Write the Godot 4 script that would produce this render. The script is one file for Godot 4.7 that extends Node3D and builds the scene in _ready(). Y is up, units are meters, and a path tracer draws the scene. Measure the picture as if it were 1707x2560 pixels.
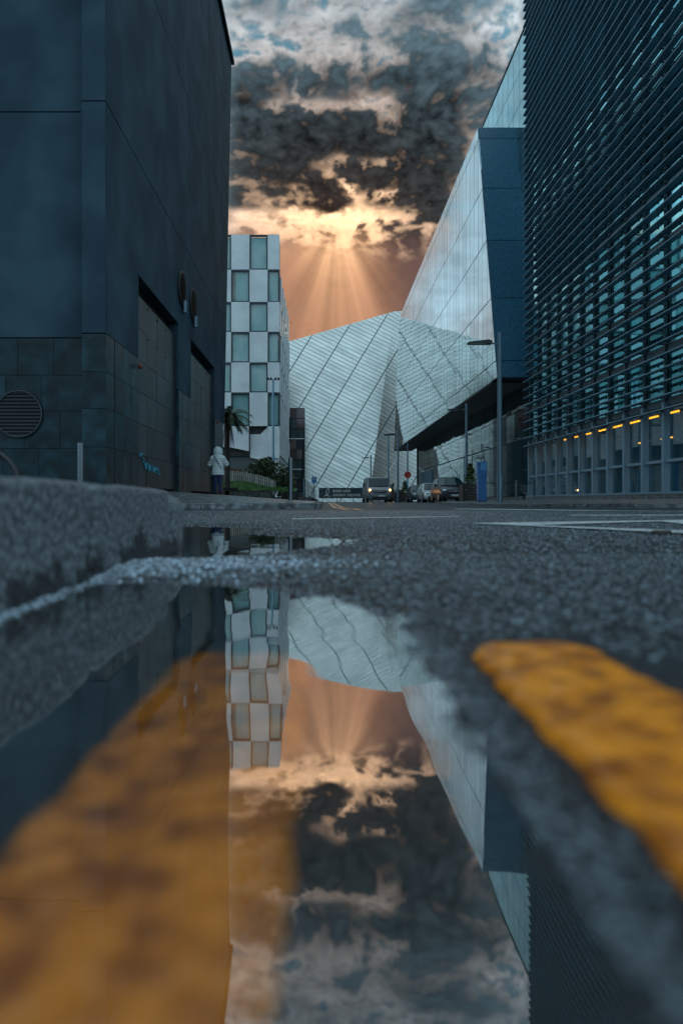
extends Node3D

const F := 1707.0        # focal length in pixels of the 1707 x 2560 picture
const VX := 808.0        # vanishing point of the street
const VY := 1253.0       # eye level
const EYE := 0.105       # height of the lens above the puddle

var rng := RandomNumberGenerator.new()
var taken := {}
var M := {}

# ------------------------------------------------------------------ mesh builder
class MB:
	var v := PackedVector3Array()
	var n := PackedVector3Array()
	var c := PackedColorArray()
	var tint := Color(1, 1, 1)
	var colored := false
	func tri(a: Vector3, b: Vector3, d: Vector3) -> void:   # counter-clockwise seen from outside
		var m := (b - a).cross(d - a).normalized()
		v.append(a); v.append(d); v.append(b)
		n.append(m); n.append(m); n.append(m)
		if colored:
			c.append(tint); c.append(tint); c.append(tint)
	func tri_n(a: Vector3, b: Vector3, d: Vector3, na: Vector3, nb: Vector3, nd: Vector3) -> void:
		v.append(a); v.append(d); v.append(b)
		n.append(na); n.append(nd); n.append(nb)
		if colored:
			c.append(tint); c.append(tint); c.append(tint)
	func quad(a: Vector3, b: Vector3, d: Vector3, e: Vector3) -> void:
		tri(a, b, d); tri(a, d, e)
	func box(p: Vector3, s: Vector3, turn := Basis()) -> void:
		var h := s * 0.5
		var k := []
		for i in 8:
			k.append(p + turn * Vector3(h.x if i & 1 else -h.x, h.y if i & 2 else -h.y, h.z if i & 4 else -h.z))
		quad(k[4], k[5], k[7], k[6]); quad(k[1], k[0], k[2], k[3])
		quad(k[5], k[1], k[3], k[7]); quad(k[0], k[4], k[6], k[2])
		quad(k[6], k[7], k[3], k[2]); quad(k[0], k[1], k[5], k[4])
	func prism(poly: PackedVector2Array, o: Vector3, ux: Vector3, uy: Vector3, t0: float, t1: float) -> void:
		var uz := ux.cross(uy).normalized()
		var area := 0.0
		for i in poly.size():
			area += poly[i].cross(poly[(i + 1) % poly.size()])
		var p := poly.duplicate()
		if area < 0: p.reverse()
		var ix := Geometry2D.triangulate_polygon(p)
		var f := []
		var b := []
		for q in p:
			var w: Vector3 = o + ux * q.x + uy * q.y
			f.append(w + uz * t1); b.append(w + uz * t0)
		for i in range(0, ix.size(), 3):
			var a := ix[i]
			var d := ix[i + 1]
			var e := ix[i + 2]
			if (p[d] - p[a]).cross(p[e] - p[a]) < 0:
				var s := d
				d = e; e = s
			tri(f[a], f[d], f[e]); tri(b[a], b[e], b[d])
		for i in p.size():
			var j := (i + 1) % p.size()
			quad(b[i], b[j], f[j], f[i])
	func tube(pts: Array, radii: Array, seg := 10, caps := true) -> void:
		var rings := []
		var nrm := []
		var side := Vector3.ZERO
		for i in pts.size():
			var t: Vector3 = (pts[mini(i + 1, pts.size() - 1)] - pts[maxi(i - 1, 0)]).normalized()
			if side == Vector3.ZERO:
				side = t.cross(Vector3.UP if absf(t.y) < 0.9 else Vector3.RIGHT).normalized()
			side = (side - t * side.dot(t)).normalized()
			var up := side.cross(t)
			var r := []
			var m := []
			for k in seg:
				var a := TAU * k / seg
				var w := side * cos(a) + up * sin(a)
				m.append(w); r.append(pts[i] + w * float(radii[i]))
			rings.append(r); nrm.append(m)
		for i in pts.size() - 1:
			for k in seg:
				var l := (k + 1) % seg
				tri_n(rings[i][l], rings[i][k], rings[i + 1][k], nrm[i][l], nrm[i][k], nrm[i + 1][k])
				tri_n(rings[i][l], rings[i + 1][k], rings[i + 1][l], nrm[i][l], nrm[i + 1][k], nrm[i + 1][l])
		if caps:
			for k in range(1, seg - 1):
				tri(rings[0][0], rings[0][k], rings[0][k + 1])
				tri(rings[-1][0], rings[-1][k + 1], rings[-1][k])
	func grid(pts: Array, cols: int, closed := false) -> void:    # smooth sheet; rows of cols points, first axis x second axis = outward
		var rows := pts.size() / cols
		var m := []
		for i in rows:
			for j in cols:
				var ja := (j - 1 + cols) % cols if closed else maxi(j - 1, 0)
				var jb := (j + 1) % cols if closed else mini(j + 1, cols - 1)
				var du: Vector3 = pts[i * cols + jb] - pts[i * cols + ja]
				var dv: Vector3 = pts[mini(i + 1, rows - 1) * cols + j] - pts[maxi(i - 1, 0) * cols + j]
				m.append(du.cross(dv).normalized())
		for i in rows - 1:
			for j in (cols if closed else cols - 1):
				var a := i * cols + j
				var b := i * cols + (j + 1) % cols
				var d := b + cols
				var e := a + cols
				tri_n(pts[a], pts[b], pts[d], m[a], m[b], m[d])
				tri_n(pts[a], pts[d], pts[e], m[a], m[d], m[e])
	func ball(p: Vector3, r: Vector3, seg := 12, rings := 8) -> void:
		var pts := []
		for i in rings + 1:
			var t := -PI / 2 + PI * i / rings
			for k in seg:
				var a := -TAU * k / seg
				pts.append(p + Vector3(cos(t) * cos(a), sin(t), cos(t) * sin(a)) * r)
		for i in rings:
			for k in seg:
				var a := i * seg + k
				var b := i * seg + (k + 1) % seg
				var d := b + seg
				var e := a + seg
				var q := [pts[a], pts[b], pts[d], pts[e]]
				var m := []
				for w in q: m.append(((w - p) / (r * r)).normalized())
				if i > 0: tri_n(q[0], q[1], q[2], m[0], m[1], m[2])
				if i < rings - 1: tri_n(q[0], q[2], q[3], m[0], m[2], m[3])
	func mesh() -> ArrayMesh:
		var a := []
		a.resize(Mesh.ARRAY_MAX)
		a[Mesh.ARRAY_VERTEX] = v
		a[Mesh.ARRAY_NORMAL] = n
		if colored: a[Mesh.ARRAY_COLOR] = c
		var m := ArrayMesh.new()
		m.add_surface_from_arrays(Mesh.PRIMITIVE_TRIANGLES, a)
		return m

# ------------------------------------------------------------------ naming, things and parts
func numbered(called: String) -> String:
	if not taken.has(called):
		taken[called] = 0
		return called
	taken[called] += 1
	return "%s_%03d" % [called, taken[called]]

func thing(called: String, label: String, category: String, at := Vector3.ZERO, turn := 0.0, group := "") -> Node3D:
	var o := Node3D.new()
	o.name = numbered(called)
	add_child(o)
	o.position = at
	o.rotation.y = turn
	o.set_meta("label", label)
	o.set_meta("category", category)
	if group: o.set_meta("group", group)
	return o

func part(parent: Node3D, called: String, mesh: Mesh, m: Material, at := Vector3.ZERO, label := "") -> MeshInstance3D:
	var o := MeshInstance3D.new()
	o.name = called
	o.mesh = mesh
	o.material_override = m
	o.position = at
	parent.add_child(o, true)
	if label: o.set_meta("label", label)
	return o

func struct(called: String, mesh: Mesh, m: Material, at := Vector3.ZERO) -> MeshInstance3D:
	var o := part(self, numbered(called), mesh, m, at)
	o.set_meta("kind", "structure")
	return o

func copy(src: Node3D, at: Vector3, turn: float, label: String) -> Node3D:
	var base := String(src.name)
	var r: Node3D = src.duplicate()
	r.name = numbered(base)
	add_child(r)
	r.position = at
	r.rotation.y = turn
	r.set_meta("label", label)
	return r

func boxm(s: Vector3, at := Vector3.ZERO) -> ArrayMesh:
	var b := MB.new()
	b.box(at, s)
	return b.mesh()

func P(px: float, py: float, d: float) -> Vector3:      # a point of the picture at a known distance
	return Vector3((px - VX) / F * d, EYE - (py - VY) / F * d, -d)

func rect(a: float, b: float, c: float, d: float) -> PackedVector2Array:
	return PackedVector2Array([Vector2(a, b), Vector2(c, b), Vector2(c, d), Vector2(a, d)])

# ------------------------------------------------------------------ materials
func lin(r: float, g: float, b: float) -> Color:
	return Color(r, g, b).linear_to_srgb()

func mat(c: Color, rough := 0.6, metal := 0.0) -> StandardMaterial3D:
	var m := StandardMaterial3D.new()
	m.albedo_color = c
	m.roughness = rough
	m.metallic = metal
	return m

func noise_tex(freq: float, lo: Color, hi: Color, octaves := 5, seed_ := 1, size := 512, kind := FastNoiseLite.TYPE_SIMPLEX_SMOOTH, mid := 0.5) -> NoiseTexture2D:
	var f := FastNoiseLite.new()
	f.seed = seed_
	f.noise_type = kind
	f.frequency = freq
	f.fractal_octaves = octaves
	var t := NoiseTexture2D.new()
	t.width = size; t.height = size
	t.seamless = true
	t.noise = f
	var g := Gradient.new()
	g.set_color(0, lo); g.set_color(1, hi)
	g.set_offset(0, mid - 0.3); g.set_offset(1, mid + 0.3)
	t.color_ramp = g
	return t

func norm_tex(freq: float, strength: float, octaves := 4, seed_ := 3, size := 512, kind := FastNoiseLite.TYPE_SIMPLEX_SMOOTH) -> NoiseTexture2D:
	var f := FastNoiseLite.new()
	f.seed = seed_
	f.noise_type = kind
	f.frequency = freq
	f.fractal_octaves = octaves
	var t := NoiseTexture2D.new()
	t.width = size; t.height = size
	t.seamless = true
	t.noise = f
	t.as_normal_map = true
	t.bump_strength = strength
	return t

func tri_planar(m: StandardMaterial3D, scale: float, tex: Texture2D = null, rough: Texture2D = null, norm: Texture2D = null, nscale := 1.0) -> StandardMaterial3D:
	m.uv1_triplanar = true
	m.uv1_world_triplanar = true
	m.uv1_scale = Vector3(scale, scale, scale)
	if tex: m.albedo_texture = tex
	if rough: m.roughness_texture = rough
	if norm:
		m.normal_enabled = true
		m.normal_texture = norm
		m.normal_scale = nscale
	return m

func glow(c: Color, energy: float) -> StandardMaterial3D:
	var m := mat(c, 0.4)
	m.emission_enabled = true
	m.emission = c
	m.emission_energy_multiplier = energy
	return m

func glass(c: Color, alpha: float, rough := 0.02) -> StandardMaterial3D:
	var m := mat(Color(c.r, c.g, c.b, alpha), rough)
	m.transparency = BaseMaterial3D.TRANSPARENCY_ALPHA
	return m

func make_materials() -> void:
	var soft := noise_tex(0.012, Color(0.62, 0.62, 0.62), Color(1, 1, 1), 6, 5)
	var fine := noise_tex(0.05, Color(0.72, 0.72, 0.72), Color(1, 1, 1), 4, 9)
	var rgh := noise_tex(0.02, Color(0.55, 0.55, 0.55), Color(1, 1, 1), 5, 21)
	M.render_wall = tri_planar(mat(lin(0.052, 0.092, 0.122), 0.72), 0.16, noise_tex(0.006, Color(0.8, 0.81, 0.82), Color(1, 1, 1), 5, 31), null, norm_tex(0.06, 2.0, 4, 4), 0.06)
	M.render_wall.metallic_specular = 0.2
	M.wall_core = mat(lin(0.02, 0.025, 0.03), 0.8)
	M.granite_dark = []
	for k in 4:
		var t: float = 0.035 + 0.012 * k
		M.granite_dark.append(tri_planar(mat(lin(t * 0.25, t * 0.9, t * 1.2), 0.4), 0.5, noise_tex(0.014, Color(0.6, 0.6, 0.6), Color(1, 1, 1), 6, 40 + k, 256)))
		M.granite_dark[-1].metallic_specular = 0.35
	M.steel_door = []
	for k in 3:
		var t: float = 0.085 + 0.018 * k
		M.steel_door.append(tri_planar(mat(lin(t * 0.5, t * 0.68, t * 0.76), 0.45, 0.1), 0.25, noise_tex(0.008, Color(0.78, 0.78, 0.78), Color(1, 1, 1), 4, 35 + k, 256)))
	M.dark_metal = mat(lin(0.03, 0.036, 0.042), 0.45, 0.5)
	M.black = mat(lin(0.012, 0.013, 0.015), 0.6)
	M.louvre = tri_planar(mat(lin(0.07, 0.08, 0.09), 0.45, 0.5), 1.0, fine)
	M.steel = mat(lin(0.13, 0.15, 0.165), 0.27, 1.0)
	M.pole = mat(lin(0.13, 0.19, 0.24), 0.42, 0.6)
	M.pole_blue = mat(lin(0.22, 0.36, 0.46), 0.45, 0.3)
	M.lens = mat(lin(0.5, 0.52, 0.5), 0.3)
	M.hotel_wall = tri_planar(mat(lin(0.76, 0.78, 0.78), 0.5), 0.12, noise_tex(0.01, Color(0.93, 0.93, 0.94), Color(1, 1, 1), 5, 61, 256))
	M.hotel_frame = mat(lin(0.03, 0.042, 0.052), 0.4, 0.3)
	M.hotel_inside = mat(lin(0.05, 0.05, 0.05), 0.8)
	M.curtain = mat(lin(0.26, 0.46, 0.46), 0.9)
	M.drape = mat(lin(0.2, 0.13, 0.1), 0.9)
	M.window = glass(Color(0.7, 0.85, 0.85), 0.06)
	M.soffit = mat(lin(0.09, 0.1, 0.1), 0.6)
	M.theatre = []
	for k in 4:
		var t: float = 0.78 + 0.012 * k
		M.theatre.append(tri_planar(mat(lin(t * 0.97, t, t * 0.95), 0.36 + 0.006 * k, 0.9), 0.06, noise_tex(0.01, Color(0.9, 0.9, 0.9), Color(1, 1, 1), 5, 70 + k, 256), noise_tex(0.012, Color(0.8, 0.8, 0.8), Color(1, 1, 1), 4, 75 + k, 256)))
	M.theatre_back = mat(lin(0.34, 0.36, 0.35), 0.5, 0.3)
	M.trim_bright = mat(lin(0.75, 0.78, 0.76), 0.3, 0.6)
	M.mirror = []
	for k in 4:
		var t: float = 0.60 + 0.05 * k
		M.mirror.append(mat(lin(t * 0.84, t * 0.97, t * 1.0), 0.035, 1.0))
	M.mirror_low = []
	for k in 3:
		var t: float = 0.50 + 0.06 * k
		M.mirror_low.append(mat(lin(t * 0.86, t * 0.98, t), 0.03, 1.0))
	M.mirror_teal = []
	for k in 3:
		var t: float = 0.40 + 0.05 * k
		M.mirror_teal.append(mat(lin(t * 0.40, t * 0.9, t * 1.0), 0.04, 1.0))
	M.seam = mat(lin(0.02, 0.026, 0.032), 0.5)
	M.slate_panel = []
	for k in 3:
		var t: float = 0.15 + 0.015 * k
		M.slate_panel.append(tri_planar(mat(lin(t * 0.2, t * 0.95, t * 1.55), 0.38, 0.1), 0.2, fine))
	M.slat = mat(lin(0.16, 0.27, 0.34), 0.42, 0.5)
	M.slat_frame = mat(lin(0.05, 0.075, 0.09), 0.45, 0.3)
	M.mullion = mat(lin(0.16, 0.24, 0.30), 0.45, 0.3)
	M.pane_mirror = []
	for k in 4:
		var t: float = 0.6 + 0.08 * k
		M.pane_mirror.append(mat(lin(t * 0.34, t * 0.92, t * 1.0), 0.03, 1.0))
	M.pane_clear = glass(Color(0.25, 0.5, 0.6), 0.12)
	M.office = mat(lin(0.035, 0.04, 0.045), 0.8)
	M.office_warm = mat(lin(0.12, 0.085, 0.06), 0.8)
	M.tube_lamp = glow(Color(1.0, 0.72, 0.16), 1.6)
	M.kerb = tri_planar(mat(lin(0.20, 0.215, 0.23), 0.55), 0.5, noise_tex(0.02, Color(0.45, 0.45, 0.46), Color(1, 1, 1), 6, 81), null, norm_tex(0.08, 3.0, 4, 8, 256), 0.4)
	M.slab = []
	for k in 3:
		var t: float = 0.17 + 0.02 * k
		M.slab.append(tri_planar(mat(lin(t * 0.95, t, t * 1.03), 0.4), 0.6, soft, rgh))
	M.joint = mat(lin(0.03, 0.03, 0.03), 0.9)
	M.white_paint = tri_planar(mat(lin(0.62, 0.64, 0.64), 0.45), 1.5, noise_tex(0.03, Color(0.45, 0.45, 0.45), Color(1, 1, 1), 6, 91, 512, FastNoiseLite.TYPE_SIMPLEX_SMOOTH, 0.35))
	M.far_yellow = tri_planar(mat(lin(0.86, 0.265, 0.008), 0.35), 1.5, noise_tex(0.03, Color(0.5, 0.5, 0.5), Color(1, 1, 1), 6, 92, 256, FastNoiseLite.TYPE_SIMPLEX_SMOOTH, 0.35))
	M.leaf = mat(Color(1, 1, 1), 0.45)
	M.leaf.vertex_color_use_as_albedo = true
	M.leaf.backlight = Color(0.18, 0.22, 0.08)
	M.bark = tri_planar(mat(lin(0.09, 0.075, 0.06), 0.9), 4.0, fine)
	M.timber = []
	for k in 3:
		var t: float = 0.42 + 0.1 * k
		M.timber.append(mat(lin(t, t * 0.95, t * 0.87), 0.75))
	M.concrete = tri_planar(mat(lin(0.16, 0.16, 0.15), 0.8), 0.8, soft)
	M.meter_blue = mat(lin(0.015, 0.13, 0.36), 0.4)
	M.meter_pale = mat(lin(0.05, 0.26, 0.5), 0.35)
	M.white = mat(lin(0.7, 0.72, 0.72), 0.5)
	M.red = mat(lin(0.42, 0.03, 0.02), 0.45)
	M.tyre = mat(lin(0.015, 0.015, 0.016), 0.8)
	M.rim = mat(lin(0.4, 0.42, 0.44), 0.35, 0.8)
	M.car_glass = mat(lin(0.012, 0.03, 0.036), 0.04)
	M.car_glass.metallic_specular = 0.36
	M.plate = mat(lin(0.62, 0.66, 0.66), 0.5)
	M.headlamp = mat(lin(0.5, 0.58, 0.62), 0.08, 0.4)
	M.headlamp_lit = glow(Color(1.0, 0.62, 0.30), 9.0)
	M.indicator_lit = glow(Color(1.0, 0.36, 0.10), 3.0)
	M.plastic = mat(lin(0.02, 0.022, 0.025), 0.55)
	M.sign_board = tri_planar(mat(lin(0.012, 0.045, 0.07), 0.4), 0.6, soft)
	M.sign_letter = mat(lin(0.6, 0.57, 0.5), 0.5)

# ------------------------------------------------------------------ sky
var cn := FastNoiseLite.new()
var cw := FastNoiseLite.new()
# dark banks and bright openings of the cloud deck round the sun: centre (u, v), half widths, weight
const BANKS := [
	[690, 172, 95, 42, 0.85], [930, 172, 150, 48, 1.0], [600, 240, 70, 60, 0.8], [730, 290, 130, 50, 0.8], [880, 335, 260, 40, 1.0], [600, 390, 100, 45, 0.9],
	[690, 445, 135, 70, 1.25], [960, 435, 125, 58, 1.2], [1090, 390, 95, 110, 0.9], [1130, 280, 60, 60, 0.6], [745, 525, 140, 22, 0.9], [1040, 560, 70, 60, 0.7], [1100, 500, 80, 90, 0.6],
	[640, 30, 90, 30, 0.5], [1060, 120, 60, 45, 0.55], [560, 500, 40, 30, 0.4], [950, 525, 40, 16, 0.7],
	[820, 95, 200, 40, -0.2], [1180, 215, 90, 30, -0.15], [1250, 60, 60, 40, -0.6], [1180, 90, 40, 50, -0.7], [880, 250, 140, 17, -0.8], [797, 200, 16, 55, -0.75], [720, 235, 45, 16, -0.6], [800, 425, 42, 22, -0.75], [900, 385, 70, 17, -0.85], [845, 465, 13, 32, -1.3],
	[960, 500, 60, 11, -0.9], [860, 570, 150, 36, -1.3], [660, 565, 130, 26, -0.9], [1000, 350, 30, 10, -0.5], [680, 465, 40, 14, -0.5], [625, 355, 45, 12, -0.5], [580, 300, 30, 18, -0.5], [760, 640, 160, 40, -0.7],
]

func cloud_color(dir: Vector3) -> Color:
	var up := maxf(dir.y, 0.0)
	var q := Vector2(dir.x, dir.z * 1.15) / (up + 0.20)
	var wx := cw.get_noise_2d(q.x * 190.0, q.y * 190.0)
	var wy := cw.get_noise_2d(q.x * 190.0 + 700.0, q.y * 190.0)
	var detail := cn.get_noise_2d(q.x * 210.0 + wx * 30.0, q.y * 210.0 + wy * 30.0)
	var wisp := cn.get_noise_2d(q.x * 860.0 + wy * 50.0 + 500.0, q.y * 760.0 + wx * 50.0)
	var fleck := cn.get_noise_2d(q.x * 2500.0 + wx * 70.0 + 90.0, q.y * 2300.0 + wy * 70.0 + 40.0)
	var guided := 0.0
	var front := 0.0
	var u := 1e5
	var v := 0.0
	if dir.z < -0.3:
		u = dir.x / -dir.z * F + VX
		v = VY - dir.y / -dir.z * F
		var fan := cn.get_noise_2d(atan2(u - 842.0, maxf(660.0 - v, 40.0)) * 330.0, sqrt(pow(u - 842.0, 2) + pow(660.0 - v, 2)) * 0.42)
		wisp = lerpf(wisp, fan, 0.42 * smoothstep(640.0, 500.0, v) * exp(-pow((u - 880.0) / 420.0, 2)))
		var uu := u + wx * 85.0 + wisp * 80.0 + fleck * 26.0
		var vv := v + wy * 52.0 + wisp * 48.0 + fleck * 18.0
		for b in BANKS:
			var a: float = (uu - b[0]) / b[2]
			var c: float = (vv - b[1]) / b[3]
			var e := a * a + c * c
			if e < 6.0: guided += b[4] * exp(-e)
		var ex := (u - 880.0) / 640.0
		var ey := (v - 420.0) / 640.0
		front = exp(-pow(ex * ex + ey * ey, 1.6))
	var dens := 0.36 + front * 0.15 + detail * 0.5 + wisp * 0.95 + fleck * 0.36 + clampf(guided, -1.0, 1.15) * 0.44 * front - 0.10 * (1.0 - front)
	# sunlight scattered forward round the sun
	var r := sqrt(pow((u - 850.0) / 1.35, 2) + pow((v - 575.0) * (1.0 if v < 575.0 else 0.8), 2)) if u < 9e4 else 4000.0
	var near := exp(-r / 190.0)
	var wide := exp(-r * r / (2.0 * 480.0 * 480.0))
	var bright := Vector3(0.66, 0.86, 0.97).lerp(Vector3(0.33, 0.275, 0.26), wide).lerp(Vector3(1.25, 0.76, 0.43), minf(1.0, near * 1.3))
	var clear := Vector3(0.15, 0.36, 0.50).lerp(Vector3(0.028, 0.078, 0.105), wide).lerp(bright, smoothstep(0.12, 0.4, near))
	var dark := Vector3(0.17, 0.28, 0.35).lerp(Vector3(0.010, 0.0165, 0.0195), pow(wide, 0.5)).lerp(Vector3(0.030, 0.020, 0.016), minf(1.0, near * 1.2))
	bright *= 0.80 + 0.9 * wisp + 0.8 * fleck + 0.25 * near
	dark *= 1.0 + 1.4 * wisp + 1.0 * fleck - 0.3 * detail
	var c1 := smoothstep(-0.16, 0.34, dens)
	var c2 := smoothstep(0.12, 0.80, dens)
	var col := clear.lerp(bright, c1).lerp(dark, c2)
	# thin haze below the cloud deck, glowing under the sun, with shafts of light
	if u < 9e4:
		var low := smoothstep(545.0, 665.0, v + wisp * 26.0 + maxf(0.0, 860.0 - u) * 0.06) * pow(front, 0.25)
		var th := atan2(u - 842.0, maxf(v - 545.0, 10.0))
		var shaft := cw.get_noise_2d(th * 300.0, 900.0) * 0.6 + cn.get_noise_2d(th * 260.0, 300.0) * 0.5
		var fall := exp(-maxf(v - 600.0, 0.0) / 150.0)
		var haze := Vector3(0.285, 0.132, 0.078).lerp(Vector3(0.85, 0.48, 0.25), 0.85 * fall * exp(-pow((u - 842.0) / 95.0, 2)))
		haze = haze.lerp(Vector3(0.5, 0.31, 0.21), smoothstep(800.0, 620.0, u) * 0.55 * exp(-maxf(v - 600.0, 0.0) / 130.0))
		haze = haze.lerp(Vector3(0.085, 0.052, 0.050), smoothstep(870.0, 1050.0, u + (v - 700.0) * -0.25) * 0.93)
		haze *= 1.0 + shaft * 0.9 * exp(-pow((u - 880.0) / 130.0, 2)) + detail * 0.15 + wisp * 0.15
		col = col.lerp(haze, low * 0.98)
		# away from the sun the same thin cloud turns pale
		var rim := 585.0 + 100.0 * smoothstep(520.0, 760.0, v)
		var pale := smoothstep(rim + 25.0, rim - 180.0, u) * smoothstep(-150.0, 120.0, v) * minf(1.0, front * 1.7)
		col = col.lerp(Vector3(0.32, 0.47, 0.56) * (1.0 + 0.3 * wisp + 0.35 * detail), pale * 0.94)
	col *= 1.0 - 0.12 * front
	return Color(col.x, col.y, col.z)

func make_sky() -> ImageTexture:
	cn.seed = 11
	cn.noise_type = FastNoiseLite.TYPE_SIMPLEX_SMOOTH
	cn.frequency = 0.011
	cn.fractal_octaves = 6
	cn.fractal_gain = 0.56
	cw.seed = 47
	cw.noise_type = FastNoiseLite.TYPE_SIMPLEX_SMOOTH
	cw.frequency = 0.012
	cw.fractal_octaves = 4
	var w := 4096
	var h := 2048
	var sw := 1024
	var sh := 512
	var small := PackedFloat32Array()
	small.resize(sw * sh * 3)
	for j in sh:
		var el := PI / 2 - PI * (j + 0.5) / sh
		for i in sw:
			var az := TAU * (i + 0.5) / sw
			if el < -0.02:
				small[(j * sw + i) * 3] = 0.10; small[(j * sw + i) * 3 + 1] = 0.12; small[(j * sw + i) * 3 + 2] = 0.13
				continue
			var c := cloud_color(sky_dir(az, el))
			var k := (j * sw + i) * 3
			small[k] = c.r; small[k + 1] = c.g; small[k + 2] = c.b
	var img := Image.create_from_data(sw, sh, false, Image.FORMAT_RGBF, small.to_byte_array())
	img.resize(w, h, Image.INTERPOLATE_BILINEAR)
	# the half of the sky in front again, at full resolution
	var i0 := int(w * (0.5 - 24.0 / 360.0))
	var i1 := int(w * (0.5 + 24.0 / 360.0))
	var j0 := int(h * (90.0 - 44.0) / 180.0)
	var j1 := h / 2
	var bits := PackedFloat32Array()
	bits.resize((i1 - i0) * (j1 - j0) * 3)
	var at := 0
	for j in range(j0, j1):
		var el := PI / 2 - PI * (j + 0.5) / h
		for i in range(i0, i1):
			var c := cloud_color(sky_dir(TAU * (i + 0.5) / w, el))
			bits[at] = c.r; bits[at + 1] = c.g; bits[at + 2] = c.b
			at += 3
	img.blit_rect(Image.create_from_data(i1 - i0, j1 - j0, false, Image.FORMAT_RGBF, bits.to_byte_array()), Rect2i(0, 0, i1 - i0, j1 - j0), Vector2i(i0, j0))
	return ImageTexture.create_from_image(img)

func sky_dir(az: float, el: float) -> Vector3:      # the middle of the panorama looks along -z
	return Vector3(-sin(az - PI) * -cos(el), sin(el), -cos(az - PI) * cos(el))

# ------------------------------------------------------------------ ground
var gn := FastNoiseLite.new()
var pool_a := PackedVector2Array([Vector2(-0.305, 0.02), Vector2(-0.305, 0.5), Vector2(-0.318, 0.75), Vector2(-0.33, 0.90), Vector2(-0.24, 0.925), Vector2(-0.14, 0.90), Vector2(-0.05, 0.83), Vector2(0.035, 0.735), Vector2(0.078, 0.63), Vector2(0.088, 0.53), Vector2(0.078, 0.42), Vector2(0.074, 0.30), Vector2(0.076, 0.18), Vector2(0.085, 0.02)])
var pool_b := PackedVector2Array([Vector2(-0.95, 2.95), Vector2(-0.55, 2.92), Vector2(-0.30, 2.82), Vector2(-0.19, 2.62), Vector2(-0.21, 2.35), Vector2(-0.20, 2.16), Vector2(-0.075, 2.06), Vector2(0.03, 2.0), Vector2(0.11, 1.85), Vector2(0.075, 1.66), Vector2(-0.02, 1.48), Vector2(-0.11, 1.34), Vector2(-0.22, 1.24), Vector2(-0.42, 1.2), Vector2(-0.95, 1.3)])

func sdf(p: Vector2, poly: PackedVector2Array) -> float:     # negative inside
	var best := 1e9
	var inside := false
	var n := poly.size()
	for i in n:
		var a := poly[i]
		var b := poly[(i + 1) % n]
		var ab := b - a
		var ap := p - a
		var t := clampf(ap.dot(ab) / ab.length_squared(), 0.0, 1.0)
		best = minf(best, (ap - ab * t).length_squared())
		if (a.y > p.y) != (b.y > p.y) and p.x < ab.x * (p.y - a.y) / ab.y + a.x:
			inside = not inside
	return -sqrt(best) if inside else sqrt(best)

func road_far(d: float) -> float:
	if d < 3.0: return 0.004
	if d < 12.0: return lerpf(0.004, -0.035, smoothstep(3.0, 12.0, d))
	if d < 20.0: return lerpf(-0.035, -0.09, (d - 12.0) / 8.0)
	if d < 45.0: return lerpf(-0.09, 0.0, smoothstep(20.0, 45.0, d))
	return 0.0

func road_height(x: float, d: float) -> float:
	var h := road_far(d)
	if d < 4.2:
		var s := minf(sdf(Vector2(x, d), pool_a), sdf(Vector2(x, d), pool_b))
		var k := clampf(s * (0.10 if s < 0 else 0.05), -0.012, 0.006)
		var fine := gn.get_noise_2d(x * 1000.0, d * 1000.0) * 0.0016 + gn.get_noise_2d(x * 180.0 + 50.0, d * 180.0) * 0.0022
		var fade := smoothstep(4.2, 3.2, d)
		h += (k + fine + 0.0006 - 0.004) * fade
	return h

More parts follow.
